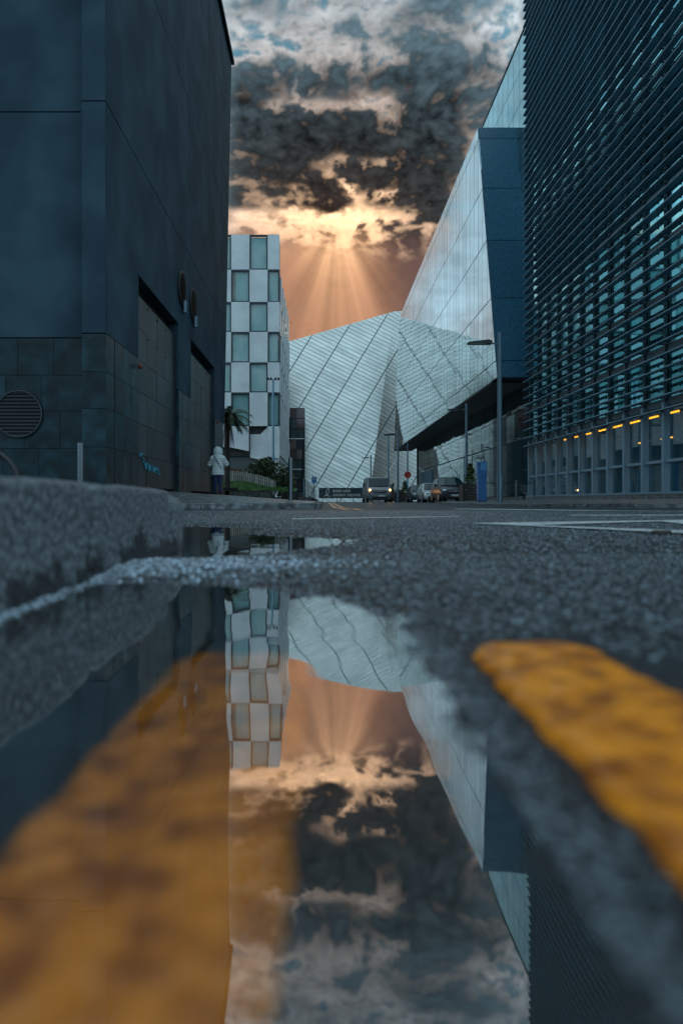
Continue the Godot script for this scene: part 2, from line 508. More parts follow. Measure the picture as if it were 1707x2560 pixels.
func make_ground() -> void:
	gn.seed = 5
	gn.noise_type = FastNoiseLite.TYPE_SIMPLEX_SMOOTH
	gn.frequency = 0.12
	gn.fractal_octaves = 3
	var asphalt := tri_planar(mat(lin(0.05, 0.075, 0.095), 0.6), 2.2, noise_tex(0.05, Color(0.35, 0.35, 0.35), Color(1, 1, 1), 5, 101, 1024), noise_tex(0.09, Color(0.5, 0.5, 0.5), Color(1, 1, 1), 4, 102, 512), norm_tex(0.16, 8.0, 3, 103, 1024), 0.55)
	asphalt.metallic_specular = 0.3
	var near_asphalt := tri_planar(mat(lin(0.026, 0.034, 0.042), 0.42), 9.0, noise_tex(0.06, Color(0.3, 0.3, 0.3), Color(1, 1, 1), 5, 104, 512), null, norm_tex(0.12, 8.0, 3, 105, 512), 0.7)
	near_asphalt.metallic_specular = 0.45
	M.asphalt = asphalt
	# land under everything, out to the horizon
	var g := MB.new()
	g.box(Vector3(0, -0.45, -700), Vector3(4000, 0.3, 4000))
	struct("ground", g.mesh(), mat(lin(0.05, 0.05, 0.05), 0.9))
	# the road from the camera on, and behind it
	var b := MB.new()
	var rows := []
	for i in 230: rows.append(0.045 * pow(4.2 / 0.045, i / 229.0))
	var cols := 150
	var pts := []
	for i in rows.size():
		var d: float = rows[rows.size() - 1 - i]
		for j in cols:
			var t := 2.0 * j / (cols - 1.0) - 1.0
			var x := signf(t) * pow(absf(t), 1.5) * (0.2 + d * 0.78) + d * 0.03
			pts.append(Vector3(x, road_height(x, d), -d))
	var up := []
	for i in range(rows.size() - 1, -1, -1):
		for j in cols: up.append(pts[i * cols + j])
	b.grid(up, cols)
	var near := struct("road", b.mesh(), near_asphalt)
	near.set_meta("label", "rough wet asphalt beside the puddles")
	b = MB.new()
	var ds := [4.2, 5.0, 6.0, 7.0, 8.0, 9.0, 10.0, 11.0, 12.0, 13.0, 14.5, 16.0, 18.0, 20.0, 23.0, 26.0, 29.0, 32.0, 36.0, 40.0, 45.0, 60.0, 130.0]
	up = []
	for d in ds:
		for x in [-60.0, -20.0, -6.0, -2.0, 0.0, 2.0, 6.0, 20.0, 60.0]: up.append(Vector3(x, road_far(d), -d))
	b.grid(up, 9)
	for s in [[-60.0, -3.4], [3.5, 60.0]]:       # beside the near field
		b.quad(Vector3(s[0], 0.0, 0.0), Vector3(s[1], 0.0, 0.0), Vector3(s[1], 0.0, -4.2), Vector3(s[0], 0.0, -4.2))
	b.quad(Vector3(-60, -0.002, 60), Vector3(60, -0.002, 60), Vector3(60, -0.002, -0.05), Vector3(-60, -0.002, -0.05))
	struct("road", b.mesh(), asphalt)
	b = MB.new()
	for sd in [-1.0, 1.0]:
		var near_x: float = 0.22 * sd
		var far_x: float = 3.45 * sd
		var edge: float = 3.5 * sd if sd > 0 else -3.4
		var corner := [Vector3(near_x, 0.0045, -0.0), Vector3(edge, 0.0045, 0.0), Vector3(edge, 0.0035, -4.2), Vector3(far_x, 0.0035, -4.2)]
		if sd > 0: b.quad(corner[0], corner[1], corner[2], corner[3])
		else: b.quad(corner[1], corner[0], corner[3], corner[2])
	b.quad(Vector3(-0.24, -0.016, 0.0), Vector3(0.24, -0.016, 0.0), Vector3(0.24, -0.016, -0.06), Vector3(-0.24, -0.016, -0.06))
	struct("road_edge", b.mesh(), near_asphalt)
	# water
	var water := glass(Color(0.35, 0.4, 0.36), 0.015, 0.0)
	var wn := FastNoiseLite.new()
	wn.seed = 71
	wn.frequency = 0.02
	wn.fractal_octaves = 2
	for r in [[-0.345, 0.13, 0.04, 0.98], [-0.97, 0.17, 1.14, 2.98]]:
		var wb := MB.new()
		var nx := 60
		var nd := 120
		for side in 4:
			var sheet := []
			for i in nd + 1:
				var d: float = lerpf(r[2], r[3], float(i) / nd)
				for j in nx + 1:
					var x: float = lerpf(r[0], r[1], float(j) / nx)
					var y := wn.get_noise_2d(x * 700.0, d * 420.0) * 0.00014 + wn.get_noise_2d(x * 240.0, d * 130.0 + 900.0) * 0.00026
					sheet.append(Vector3(x, y - 0.0003 * side, -d))
			var k := wb.v.size()
			wb.grid(sheet, nx + 1)
			if side % 2 == 1:
				for q in range(k, wb.v.size(), 3):
					var sv := wb.v[q + 1]
					wb.v[q + 1] = wb.v[q + 2]; wb.v[q + 2] = sv
					var sn := wb.n[q + 1]
					wb.n[q + 1] = wb.n[q + 2]; wb.n[q + 2] = sn
				for q in range(k, wb.v.size()): wb.n[q] = -wb.n[q]
		var w := struct("puddle", wb.mesh(), water)
		w.set_meta("label", "still rain puddle mirroring the street")
	make_yellow_lines()
	make_grains()
	make_markings()

func make_yellow_lines() -> void:
	var tex := noise_tex(0.012, Color(0.5, 0.4, 0.34), Color(1, 1, 1), 6, 111, 512, FastNoiseLite.TYPE_SIMPLEX_SMOOTH, 0.36)
	var paint := tri_planar(mat(lin(0.86, 0.265, 0.008), 0.35), 4.5, tex, null, norm_tex(0.05, 4.0, 4, 112, 256), 0.5)
	var lines := [[-0.104, -0.010, 0.50, 0.0, "worn yellow kerbside line drowned under the puddle"], [0.0965, 0.178, 0.475, 0.004, "worn yellow line standing just clear of the puddle"]]
	for l in lines:
		var b := MB.new()
		var nd := 90
		var nx := 22
		var pts := []
		for i in nd + 1:
			var t := float(i) / nd
			var d: float = lerpf(0.02, l[2], t)
			# rounded far end
			var left: float = l[2] - d
			var inset := 0.0
			if left < 0.035: inset = 0.035 - sqrt(maxf(0.0, 0.035 * 0.035 - pow(0.035 - left, 2)))
			for j in nx + 1:
				var s := float(j) / nx
				var x: float = lerpf(l[0] + inset, l[1] - inset * 1.6, s)
				x += gn.get_noise_2d(d * 260.0, 400.0 if s < 0.5 else 900.0) * 0.004 * absf(2 * s - 1)
				var edge := minf(minf(s, 1 - s) * 0.1, left)
				var lift := 0.0028 * smoothstep(0.0, 0.004, edge) - 0.002 * (1.0 - smoothstep(0.0, 0.003, edge))
				pts.append(Vector3(x, road_height(x, d) * 0.6 + lift + l[3] + gn.get_noise_2d(x * 500, d * 500) * 0.0005 - 0.0006, -d))
		b.grid(pts, nx + 1)
		var o := struct("road_marking", b.mesh(), paint)
		o.set_meta("label", l[4])

func make_grains() -> void:
	rng.seed = 20
	# a rough little stone
	var b := MB.new()
	b.ball(Vector3.ZERO, Vector3(1, 0.72, 0.85), 6, 4)
	for i in b.v.size():
		var q := b.v[i]
		b.v[i] = q * (1.0 + 0.22 * sin(q.x * 5.1 + q.y * 3.3) * cos(q.z * 4.7))
	var stone := mat(Color(1, 1, 1), 0.2)
	stone.metallic_specular = 0.6
	stone.vertex_color_use_as_albedo = true
	b.colored = true
	for i in b.v.size(): b.c.append(Color(1, 1, 1))
	var mesh := b.mesh()
	var spots := []
	for i in 15000:      # open asphalt close by
		var d := sqrt(rng.randf_range(0.42 * 0.42, 1.25 * 1.25))
		spots.append([rng.randf_range(-0.34, 0.62 * d + 0.02), d, rng.randf_range(0.0022, 0.0042), 0])
	for i in 26000:
		var d := rng.randf_range(0.05, 1.3)
		spots.append([rng.randf_range(0.18 + 0.4 * d, 1.7), d, rng.randf_range(0.0024, 0.0044), 0])
	for i in 66000:
		var d := sqrt(rng.randf_range(1.2 * 1.2, 4.1 * 4.1))
		spots.append([rng.randf_range(-0.52 * d, 0.8 * d + 0.7), d, rng.randf_range(0.0028, 0.0056), 0])
	for i in 120000:     # coarser to the eye further off
		var d := sqrt(rng.randf_range(4.0 * 4.0, 9.5 * 9.5))
		spots.append([rng.randf_range(-0.58 * d, 0.68 * d), d, rng.randf_range(0.005, 0.0095), 0])
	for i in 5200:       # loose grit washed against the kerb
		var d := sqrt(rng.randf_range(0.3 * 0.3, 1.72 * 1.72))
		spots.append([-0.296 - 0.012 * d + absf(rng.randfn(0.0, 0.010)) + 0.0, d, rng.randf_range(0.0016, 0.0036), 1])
	for i in 1700:
		spots.append([0.068 + absf(rng.randfn(0.0, 0.012)), rng.randf_range(0.1, 0.55), rng.randf_range(0.0012, 0.0026), 0])
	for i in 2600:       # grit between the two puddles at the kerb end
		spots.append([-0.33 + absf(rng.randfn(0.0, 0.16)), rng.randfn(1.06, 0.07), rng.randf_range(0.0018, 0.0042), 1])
	var xf := []
	var tint := []
	for s in spots:
		var h := road_height(s[0], s[1])
		if s[1] < 4.2 and h < -0.0035 and s[3] == 0 and rng.randf() < 0.6: continue
		if s[0] > 0.092 and s[0] < 0.188 and s[1] < 0.51: continue
		if s[0] > -0.106 and s[0] < -0.008 and s[1] < 0.51: continue
		var r: float = s[2]
		var t := Transform3D(Basis.from_euler(Vector3(rng.randf_range(-0.5, 0.5), rng.randf() * TAU, rng.randf_range(-0.5, 0.5))).scaled(Vector3(r, r * 0.8, r)), Vector3(s[0], h + r * (0.05 if s[3] == 0 else 0.35), -s[1]))
		xf.append(t)
		var g := 0.016 + 0.16 * pow(rng.randf(), 2.2) if s[3] == 0 else 0.10 + 0.6 * pow(rng.randf(), 1.5)  # pale kerb grit, raised further to stand in for wet glints
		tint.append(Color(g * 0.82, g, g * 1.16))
	var mm := MultiMesh.new()
	mm.transform_format = MultiMesh.TRANSFORM_3D
	mm.use_colors = true
	mm.mesh = mesh
	mm.instance_count = xf.size()
	for i in xf.size():
		mm.set_instance_transform(i, xf[i])
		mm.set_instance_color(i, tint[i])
	var o := MultiMeshInstance3D.new()
	o.name = "asphalt_grit"
	o.multimesh = mm
	o.material_override = stone
	add_child(o)
	o.set_meta("kind", "stuff")
	o.set_meta("label", "wet stones of the asphalt and loose grit along the kerb")
	o.set_meta("category", "grit")

func mark(label: String, m: Material, poly: Array, more := []) -> void:      # paint on the road
	var b := MB.new()
	for p in [poly] + more: mark_shape(b, p)
	var o := struct("road_marking", b.mesh(), m)
	o.set_meta("label", label)

func mark_shape(b: MB, poly: Array) -> void:
	var pts := PackedVector2Array()
	for p in poly: pts.append(Vector2(p[0], p[1]))
	# cut into bands so that it follows the road
	var lo := 1e9
	var hi := 0.0
	for p in pts:
		lo = minf(lo, p.y); hi = maxf(hi, p.y)
	var steps := int(clampf((hi - lo) / 0.7, 1, 40))
	for i in steps:
		var a := lerpf(lo, hi, float(i) / steps)
		var c := lerpf(lo, hi, float(i + 1) / steps)
		for piece in Geometry2D.intersect_polygons(pts, rect(-60, a, 60, c)):
			var ix := Geometry2D.triangulate_polygon(piece)
			for k in range(0, ix.size(), 3):
				var q := []
				for e in 3:
					var w: Vector2 = piece[ix[k + e]]
					q.append(Vector3(w.x, road_height_smooth(w.y) + 0.0045, -w.y))
				if (q[1] - q[0]).cross(q[2] - q[0]).y < 0: b.tri(q[0], q[2], q[1])
				else: b.tri(q[0], q[1], q[2])

func road_height_smooth(d: float) -> float:
	return road_far(d) + (0.004 * smoothstep(4.2, 3.2, d) if d < 4.2 else 0.0)

func on_road(px: float, py: float) -> Array:      # where a pixel's ray meets the road
	var d := EYE * F / maxf(py - VY, 0.5)
	for i in 30:
		d = lerpf(d, (EYE - road_height_smooth(d)) * F / maxf(py - VY, 0.5), 0.5)
	return [(px - VX) / F * d, d]

func make_markings() -> void:
	mark("thin white line painted across the road", M.white_paint, [on_road(728, 1298.5), on_road(1140, 1292), on_road(1148, 1293.5), on_road(735, 1300.5)])
	mark("long white line in front of the glass block", M.white_paint, [on_road(1420, 1288), on_road(1900, 1287), on_road(1900, 1291), on_road(1430, 1290.5)])
	var tip := on_road(1172, 1310)
	var tip_in := on_road(1340, 1315.5)
	var a0 := [1.86, 3.46]
	var a1 := [1.56, 3.16]
	var b0 := [1.30, 1.42]
	var b1 := [1.27, 1.98]
	mark("hollow white triangle painted on the road", M.white_paint, [tip, tip_in, a1, a0], [[tip, b0, b1, tip_in], [a0, a1, b1, b0]])
	mark("faint white line along the kerb corner", M.white_paint, [on_road(1135, 1272.2), on_road(1900, 1279.5), on_road(1900, 1281), on_road(1135, 1273.2)])
	for x in [0.30, 0.52]:
		mark("yellow line running down the street", M.far_yellow, [[x, 10.6], [x + 0.12, 10.6], [x + 0.12, 52.0], [x, 52.0]])
	for d in [13.0, 17.0, 24.0]:
		mark("short yellow bar beside the double yellow lines", M.far_yellow, [[-0.5, d], [0.3, d], [0.3, d + 0.5], [-0.5, d + 0.5]])

# ------------------------------------------------------------------ left stone building
const LX := -3.95
const ED := Vector3(0, 0, -1)
const EU := Vector3(0, 1, 0)

func left_end(y: float) -> float:
	return 26.9 + 2.5 * y / 18.85

func louvre_vent(o: Node3D, at: Vector3, r: float, turn: float, slats: int) -> void:
	var t := Basis(Vector3.UP, turn)
	var v := MeshInstance3D.new()
	var ring := MB.new()
	var pts := []
	for i in 41:
		var a := TAU * i / 40.0
		pts.append(at + t * Vector3(cos(a) * r, sin(a) * r, 0.03))
	var rr := []
	for i in 41: rr.append(r * 0.04)
	ring.tube(pts, rr, 6, false)
	v.name = "round_vent"
	v.mesh = ring.mesh()
	v.material_override = M.louvre
	o.add_child(v, true)
	var b := MB.new()
	var disc := PackedVector2Array()
	for i in 32: disc.append(Vector2(cos(TAU * i / 32), sin(TAU * i / 32)) * r * 0.98)
	b.prism(disc, at, t * Vector3.RIGHT, Vector3.UP, -0.02, 0.004)
	part(v, "vent_back", b.mesh(), M.black)
	for i in slats:
		var y := lerpf(-r, r, (i + 0.5) / slats)
		var half := sqrt(maxf(r * r - y * y, 0.0)) * 0.97
		b = MB.new()
		b.box(at + t * Vector3(0, y, 0.028), Vector3(half * 2, r * 1.05 / slats, 0.012), t * Basis(Vector3.RIGHT, -0.7))
		part(v, "slat", b.mesh(), M.louvre)

func left_building() -> void:
	rng.seed = 31
	var o := thing("stone_building", "tall windowless grey stone building with two steel garage doors", "building", Vector3(LX, 0.3, -12.4))
	var off := -o.position
	var e := EYE
	var b := MB.new()
	# core behind the cladding, with the leaning far end
	b.prism(PackedVector2Array([Vector2(12.9, 0.1), Vector2(left_end(0) - 0.05, 0.1), Vector2(left_end(18.7) - 0.05, 18.7 + e), Vector2(12.9, 18.7 + e)]), Vector3(LX - 0.46, 0, 0) + off, ED, EU, -24.0, 0.0)
	part(o, "wall_core", b.mesh(), M.wall_core)
	# wall panels on the street side
	var ys := [3.05, 7.27, 11.8, 16.1, 18.85]
	var door1 := rect(14.62, 0.0, 18.62, 4.85 + e)
	var door2 := rect(20.4, 0.0, 24.8, 4.85 + e)
	var cuts := [12.42, 17.2, 20.1, 23.6, 99.0]
	var g := 0.012
	for r in 4:
		for k in 4:
			var y0: float = ys[r] + g + e
			var y1: float = ys[r + 1] - g + e
			var p: PackedVector2Array
			if k == 3: p = PackedVector2Array([Vector2(cuts[3] + g, y0), Vector2(left_end(y0), y0), Vector2(left_end(y1), y1), Vector2(cuts[3] + g, y1)])
			else: p = rect(cuts[k] + g, y0, cuts[k + 1] - g, y1)
			var shapes := [p]
			if r == 0:
				shapes = Geometry2D.clip_polygons(p, door1)
				var next := []
				for s in shapes: next.append_array(Geometry2D.clip_polygons(s, door2))
				shapes = next
			b = MB.new()
			for s in shapes: b.prism(s, Vector3(LX, 0, 0) + off, ED, EU, -0.45, 0.0)
			part(o, "wall_panel", b.mesh(), M.render_wall)
	# corner pier and the wall that faces the camera
	for r in 4:
		b = MB.new()
		b.prism(rect(-4.37, ys[r] + g + e, LX - 0.003, ys[r + 1] - g + e), Vector3(0, 0, -12.4) + off, Vector3.RIGHT, EU, -0.5, 0.0)
		part(o, "wall_panel", b.mesh(), M.render_wall)
		for k in 2:
			b = MB.new()
			b.prism(rect(-20.0 if k else -11.0, ys[r] + g + e, -11.02 if k else -4.40, ys[r + 1] - g + e), Vector3(0, 0, -12.75) + off, Vector3.RIGHT, EU, -0.5, 0.0)
			part(o, "wall_panel", b.mesh(), M.render_wall)
	# dark polished plinth, stone by stone
	var rows := [0.0, 0.985, 1.68, 2.35, 3.04]
	for r in 4:
		var y0: float = rows[r] + e + 0.004
		var y1: float = rows[r + 1] + e - 0.004
		b = MB.new()
		b.prism(rect(-4.37, y0, LX + 0.015, y1), Vector3(0, 0, -12.385) + off, Vector3.RIGHT, EU, -0.5, 0.0)
		part(o, "plinth_stone", b.mesh(), M.granite_dark[1 + r % 2])
		var x := -4.40
		var first := true
		while x > -9.0:
			var w: float = 0.67 if not first else [0.9, 0.5, 0.85, 0.62][r]
			first = false
			b = MB.new()
			b.prism(rect(x - w + 0.005, y0, x - 0.003, y1), Vector3(0, 0, -12.735) + off, Vector3.RIGHT, EU, -0.5, rng.randf_range(-0.003, 0.003))
			part(o, "plinth_stone", b.mesh(), M.granite_dark[rng.randi_range(0, 2)])
			x -= w
		for span in [[12.92, 14.60, 3], [18.64, 20.38, 3], [24.82, 26.86, 3]]:
			for k in span[2]:
				var a: float = lerpf(span[0], span[1], float(k) / span[2])
				var c: float = lerpf(span[0], span[1], float(k + 1) / span[2])
				b = MB.new()
				b.prism(rect(a + 0.003, y0, c - 0.003, y1), Vector3(LX, 0, 0) + off, ED, EU, -0.4, 0.015 + rng.randf_range(-0.002, 0.002))
				part(o, "plinth_stone", b.mesh(), M.granite_dark[rng.randi_range(1, 3)])
	# roof edge
	b = MB.new()
	b.prism(rect(12.3, 18.86 + e, left_end(18.9) + 0.12, 19.02 + e), Vector3(LX, 0, 0) + off, ED, EU, -1.0, 0.12)
	part(o, "roof_edge", b.mesh(), M.dark_metal)
	# garage doors: deep lintel, frame, steel sheets
	for dd in [[14.62, 18.62], [20.4, 24.8]]:
		var door := MeshInstance3D.new()
		b = MB.new()
		b.prism(rect(dd[0], 0.1, dd[1], 4.85 + e), Vector3(LX, 0, 0) + off, ED, EU, -0.44, -0.40)
		door.name = "garage_door"
		door.mesh = b.mesh()
		door.material_override = M.black
		o.add_child(door, true)
		b = MB.new()
		b.prism(rect(dd[0], 4.5 + e, dd[1], 4.85 + e), Vector3(LX, 0, 0) + off, ED, EU, -0.3, -0.26)
		part(door, "lintel", b.mesh(), M.dark_metal)
		for s in 2:
			b = MB.new()
			var a: float = dd[s] + (0.0 if s == 0 else -0.14)
			b.prism(rect(a, 0.1, a + 0.14, 4.5 + e), Vector3(LX, 0, 0) + off, ED, EU, -0.3, -0.06 if s else -0.2)
			part(door, "door_jamb", b.mesh(), M.dark_metal)
		for r in 7:
			for k in 4:
				var y0 := 0.32 + e + r * 0.7 - 0.35 * int(r == 6) * 0
				var y1 := minf(y0 + 0.69, 4.5 + e)
				var a: float = lerpf(dd[0] + 0.15, dd[1] - 0.15, k / 4.0)
				var c: float = lerpf(dd[0] + 0.15, dd[1] - 0.15, (k + 1) / 4.0)
				b = MB.new()
				b.prism(rect(a + 0.006, y0, c - 0.006, y1), Vector3(LX, 0, 0) + off, ED, EU, -0.2, -0.10 + rng.randf_range(-0.004, 0.004))
				part(door, "door_sheet", b.mesh(), M.steel_door[rng.randi_range(0, 2)])
				b = MB.new()
				b.box(Vector3(LX - 0.085, y1 - 0.10, -(a + 0.03)) + off, Vector3(0.02, 0.03, 0.03))
				if r > 3: part(door, "bolt", b.mesh(), M.dark_metal)
	# round vents
	louvre_vent(o, Vector3(-5.66, 1.62 + e, -12.73) + off, 0.43, 0.0, 13)
	for vv in [[19.0, 5.9], [20.6, 5.9]]:
		louvre_vent(o, Vector3(LX + 0.012, vv[1] + e, -vv[0]) + off, 0.46, PI / 2, 11)
		b = MB.new()
		b.tube([Vector3(LX + 0.07, vv[1] - 0.3 + e, -vv[0] - 0.15) + off, Vector3(LX + 0.07, vv[1] - 0.62 + e, -vv[0] - 0.15) + off], [0.09, 0.07], 8)
		part(o, "vent_spout", b.mesh(), M.pole)
	for al in [[14.45, 2.85], [25.0, 2.9]]:
		b = MB.new()
		b.ball(Vector3(LX + 0.08, al[1] + e, -al[0]) + off, Vector3(0.05, 0.06, 0.06))
		part(o, "alarm_bell", b.mesh(), mat(lin(0.16, 0.02, 0.02), 0.5))
	# sprayed scrawl on the first door
	b = MB.new()
	var blue := mat(lin(0.05, 0.32, 0.45), 0.6)
	var strokes := [[[322, 0, 358, 60], [330, 30, 348, 16]], [[352, 62, 364, 110], [364, 110, 366, 70]], [[372, 75, 380, 120], [380, 120, 384, 86], [384, 86, 392, 124]], [[396, 90, 402, 128], [402, 128, 408, 100]], [[412, 96, 414, 134], [410, 112, 422, 108]], [[424, 104, 428, 140], [428, 140, 440, 150]]]
	for st in strokes:
		for s in st:
			var p0 := graffiti_point(s[0], s[1])
			var p1 := graffiti_point(s[2], s[3])
			b.tube([p0 + off, p1 + off], [0.022, 0.014], 5)
	part(o, "sprayed_scrawl", b.mesh(), blue, Vector3.ZERO, "light blue graffiti scrawl")

func graffiti_point(a: float, y: float) -> Vector3:
	# a, y in pixels of an enlarged view of the door
	var px := 344.0 + (a - 322.0) * 0.5
	var py := 1128.0 + y * 0.41
	var d := (LX - 0.095) * F / (px - VX)
	return Vector3(LX - 0.095, EYE - (py - VY) / F * d, -d)

# ------------------------------------------------------------------ slatted glass block on the right
const RX := 11.47

func slat_block() -> void:
	rng.seed = 41
	var o := thing("slatted_office_block", "dark glass office block wrapped in rows of horizontal metal slats", "building", Vector3(RX, 0.1, -37.9))
	var off := -o.position
	var e := EYE
	var d1 := 37.85
	var bays := 15
	var bw := 1.5
	var d0 := d1 - bays * bw
	var top := 32.0
	var b := MB.new()
	# body: far end wall, roof, back, upper floors
	b.box(Vector3(RX + 8.0, (top + 3.75) / 2, -(d0 + d1) / 2) + off, Vector3(14.6, top - 3.75, d1 - d0 - 0.2))
	part(o, "upper_core", b.mesh(), M.office)
	b = MB.new()
	b.box(Vector3(RX + 7.8, 0.2, -(d0 + d1) / 2) + off, Vector3(15.4, 0.2, d1 - d0))
	part(o, "floor_slab", b.mesh(), M.concrete)
	b = MB.new()
	b.box(Vector3(RX + 9.0, 1.9, -(d0 + d1) / 2) + off, Vector3(0.2, 3.4, d1 - d0 - 0.3))
	part(o, "inner_wall", b.mesh(), M.office_warm)
	b = MB.new()
	b.box(Vector3(RX + 4.2, 1.9, -d1 + 0.15) + off, Vector3(7.9, 3.4, 0.2))
	part(o, "end_wall", b.mesh(), M.slate_panel[0])
	# sill and base
	b = MB.new()
	b.box(Vector3(RX - 0.05, 0.13, -(d0 + d1) / 2) + off, Vector3(0.42, 0.42, d1 - d0 + 0.1))
	part(o, "base_stone", b.mesh(), M.concrete)
	b = MB.new()
	b.box(Vector3(RX - 0.1, 0.385, -(d0 + d1) / 2) + off, Vector3(0.3, 0.07, d1 - d0 + 0.1))
	part(o, "sill", b.mesh(), M.mullion)
	# columns, transoms and panes of the ground floor
	var col := boxm(Vector3(0.22, 3.0, 0.17))
	var upper := boxm(Vector3(0.09, top - 3.2, 0.09))
	for k in bays + 1:
		var d := d1 - k * bw
		part(o, "column", col, M.mullion, Vector3(RX - 0.02, 1.92, -d) + off)
		part(o, "mullion", upper, M.slat_frame, Vector3(RX - 0.03, (top + 3.2) / 2 + 0.2, -d) + off)
	var low := boxm(Vector3(0.02, 0.98, bw - 0.19))
	var high := boxm(Vector3(0.02, 1.72, bw - 0.19))
	for k in bays:
		var d := d1 - (k + 0.5) * bw
		part(o, "transom", boxm(Vector3(0.14, 0.10, bw - 0.18)), M.mullion, Vector3(RX - 0.01, 1.45, -d) + off)
		part(o, "pane", low, M.pane_clear, Vector3(RX + 0.03, 0.92, -d) + off)
		part(o, "pane", high, M.pane_clear, Vector3(RX + 0.03, 2.37, -d) + off)
	# mirror panes above, with a dark band at each transom
	var band := boxm(Vector3(0.06, 0.26, d1 - d0))
	var y := 3.42
	var pane := boxm(Vector3(0.02, 1.50, bw - 0.1))
	while y < top - 1.0:
		part(o, "transom_band", band, M.slat_frame, Vector3(RX + 0.02, y, -(d0 + d1) / 2) + off)
		for k in bays:
			var q := part(o, "pane", pane, M.pane_mirror[rng.randi_range(0, 3)], Vector3(RX + 0.05, y + 0.90, -(d1 - (k + 0.5) * bw)) + off)
			q.rotation = Vector3(0, rng.randfn(0, 0.004), rng.randfn(0, 0.004))
		y += 1.8
	# slats
	var s := MB.new()
	var prof := PackedVector2Array([Vector2(0.25, 0.006), Vector2(0.235, 0.024), Vector2(0.03, 0.030), Vector2(0.0, 0.012), Vector2(0.0, -0.012), Vector2(0.03, -0.024), Vector2(0.25, -0.006)])
	s.prism(prof, Vector3(0, 0, 0), Vector3(1, 0, 0), EU, -(d1 - d0) / 2, (d1 - d0) / 2 + 0.0)
	var blade := s.mesh()
	var n := 0
	y = 3.02 + e
	var knobs := MB.new()
	while y < top:
		part(o, "slat", blade, M.slat, Vector3(RX - 0.40, y, -(d0 + d1) / 2 - 0.12) + off)
		for k in bays + 1:
			knobs.box(Vector3(RX - 0.14, y - 0.03, -(d1 - k * bw) + 0.06) + off, Vector3(0.2, 0.05, 0.03))
			knobs.box(Vector3(RX - 0.36, y - 0.045, -(d1 - k * bw) + 0.06) + off, Vector3(0.05, 0.06, 0.04))
		y += 0.4485
		n += 1
	var kb := part(o, "slat_bracket", knobs.mesh(), M.slat_frame)
	kb.set_meta("kind", "stuff")
	# strip lamps under the ceiling
	var tube := boxm(Vector3(0.07, 0.05, 1.0))
	for k in 9:
		strip_lamp(tube, Vector3(RX + 1.5, 3.30 + e, -(23.9 + 1.55 * k)), "yellow strip lamp under the ceiling along the office windows")
	for k in 4:
		strip_lamp(tube, Vector3(RX + 4.6, 2.95 + e, -(27.4 + 2.3 * k)), "strip lamp hung deeper inside the office ground floor")

func strip_lamp(tube: Mesh, at: Vector3, label: String) -> void:
	var t := thing("strip_lamp", label, "lamp", at, 0.0, "strip lamps in the office")
	part(t, "lamp_tube", tube, M.tube_lamp)
	part(t, "housing", boxm(Vector3(0.11, 0.03, 1.06)), M.white, Vector3(0, 0.045, 0))
	part(t, "hanger", boxm(Vector3(0.015, 3.68 - at.y if at.y < 3.68 else 0.02, 0.015)), M.dark_metal, Vector3(0, (3.68 - at.y) / 2 + 0.06, 0))
	var l := AreaLight3D.new()
	l.name = "strip_light"
	l.area_size = Vector2(0.07, 1.0)
	l.light_color = Color(1.0, 0.75, 0.35)
	l.light_energy = 0.22
	l.shadow_enabled = true
	l.position = Vector3(0, -0.032, 0)
	l.rotation.x = -PI / 2
	t.add_child(l)

# ------------------------------------------------------------------ mirrored hall with the box that hangs over the pavement
const BX := 10.2
const WX := 12.7

func box_near(y: float) -> float:      # the near end leans back as it rises
	return lerpf(40.0, 45.1, (y - 7.25) / 17.45)

func box_far(y: float) -> float:
	return lerpf(98.9, 91.6, (y - 7.25) / 17.45)

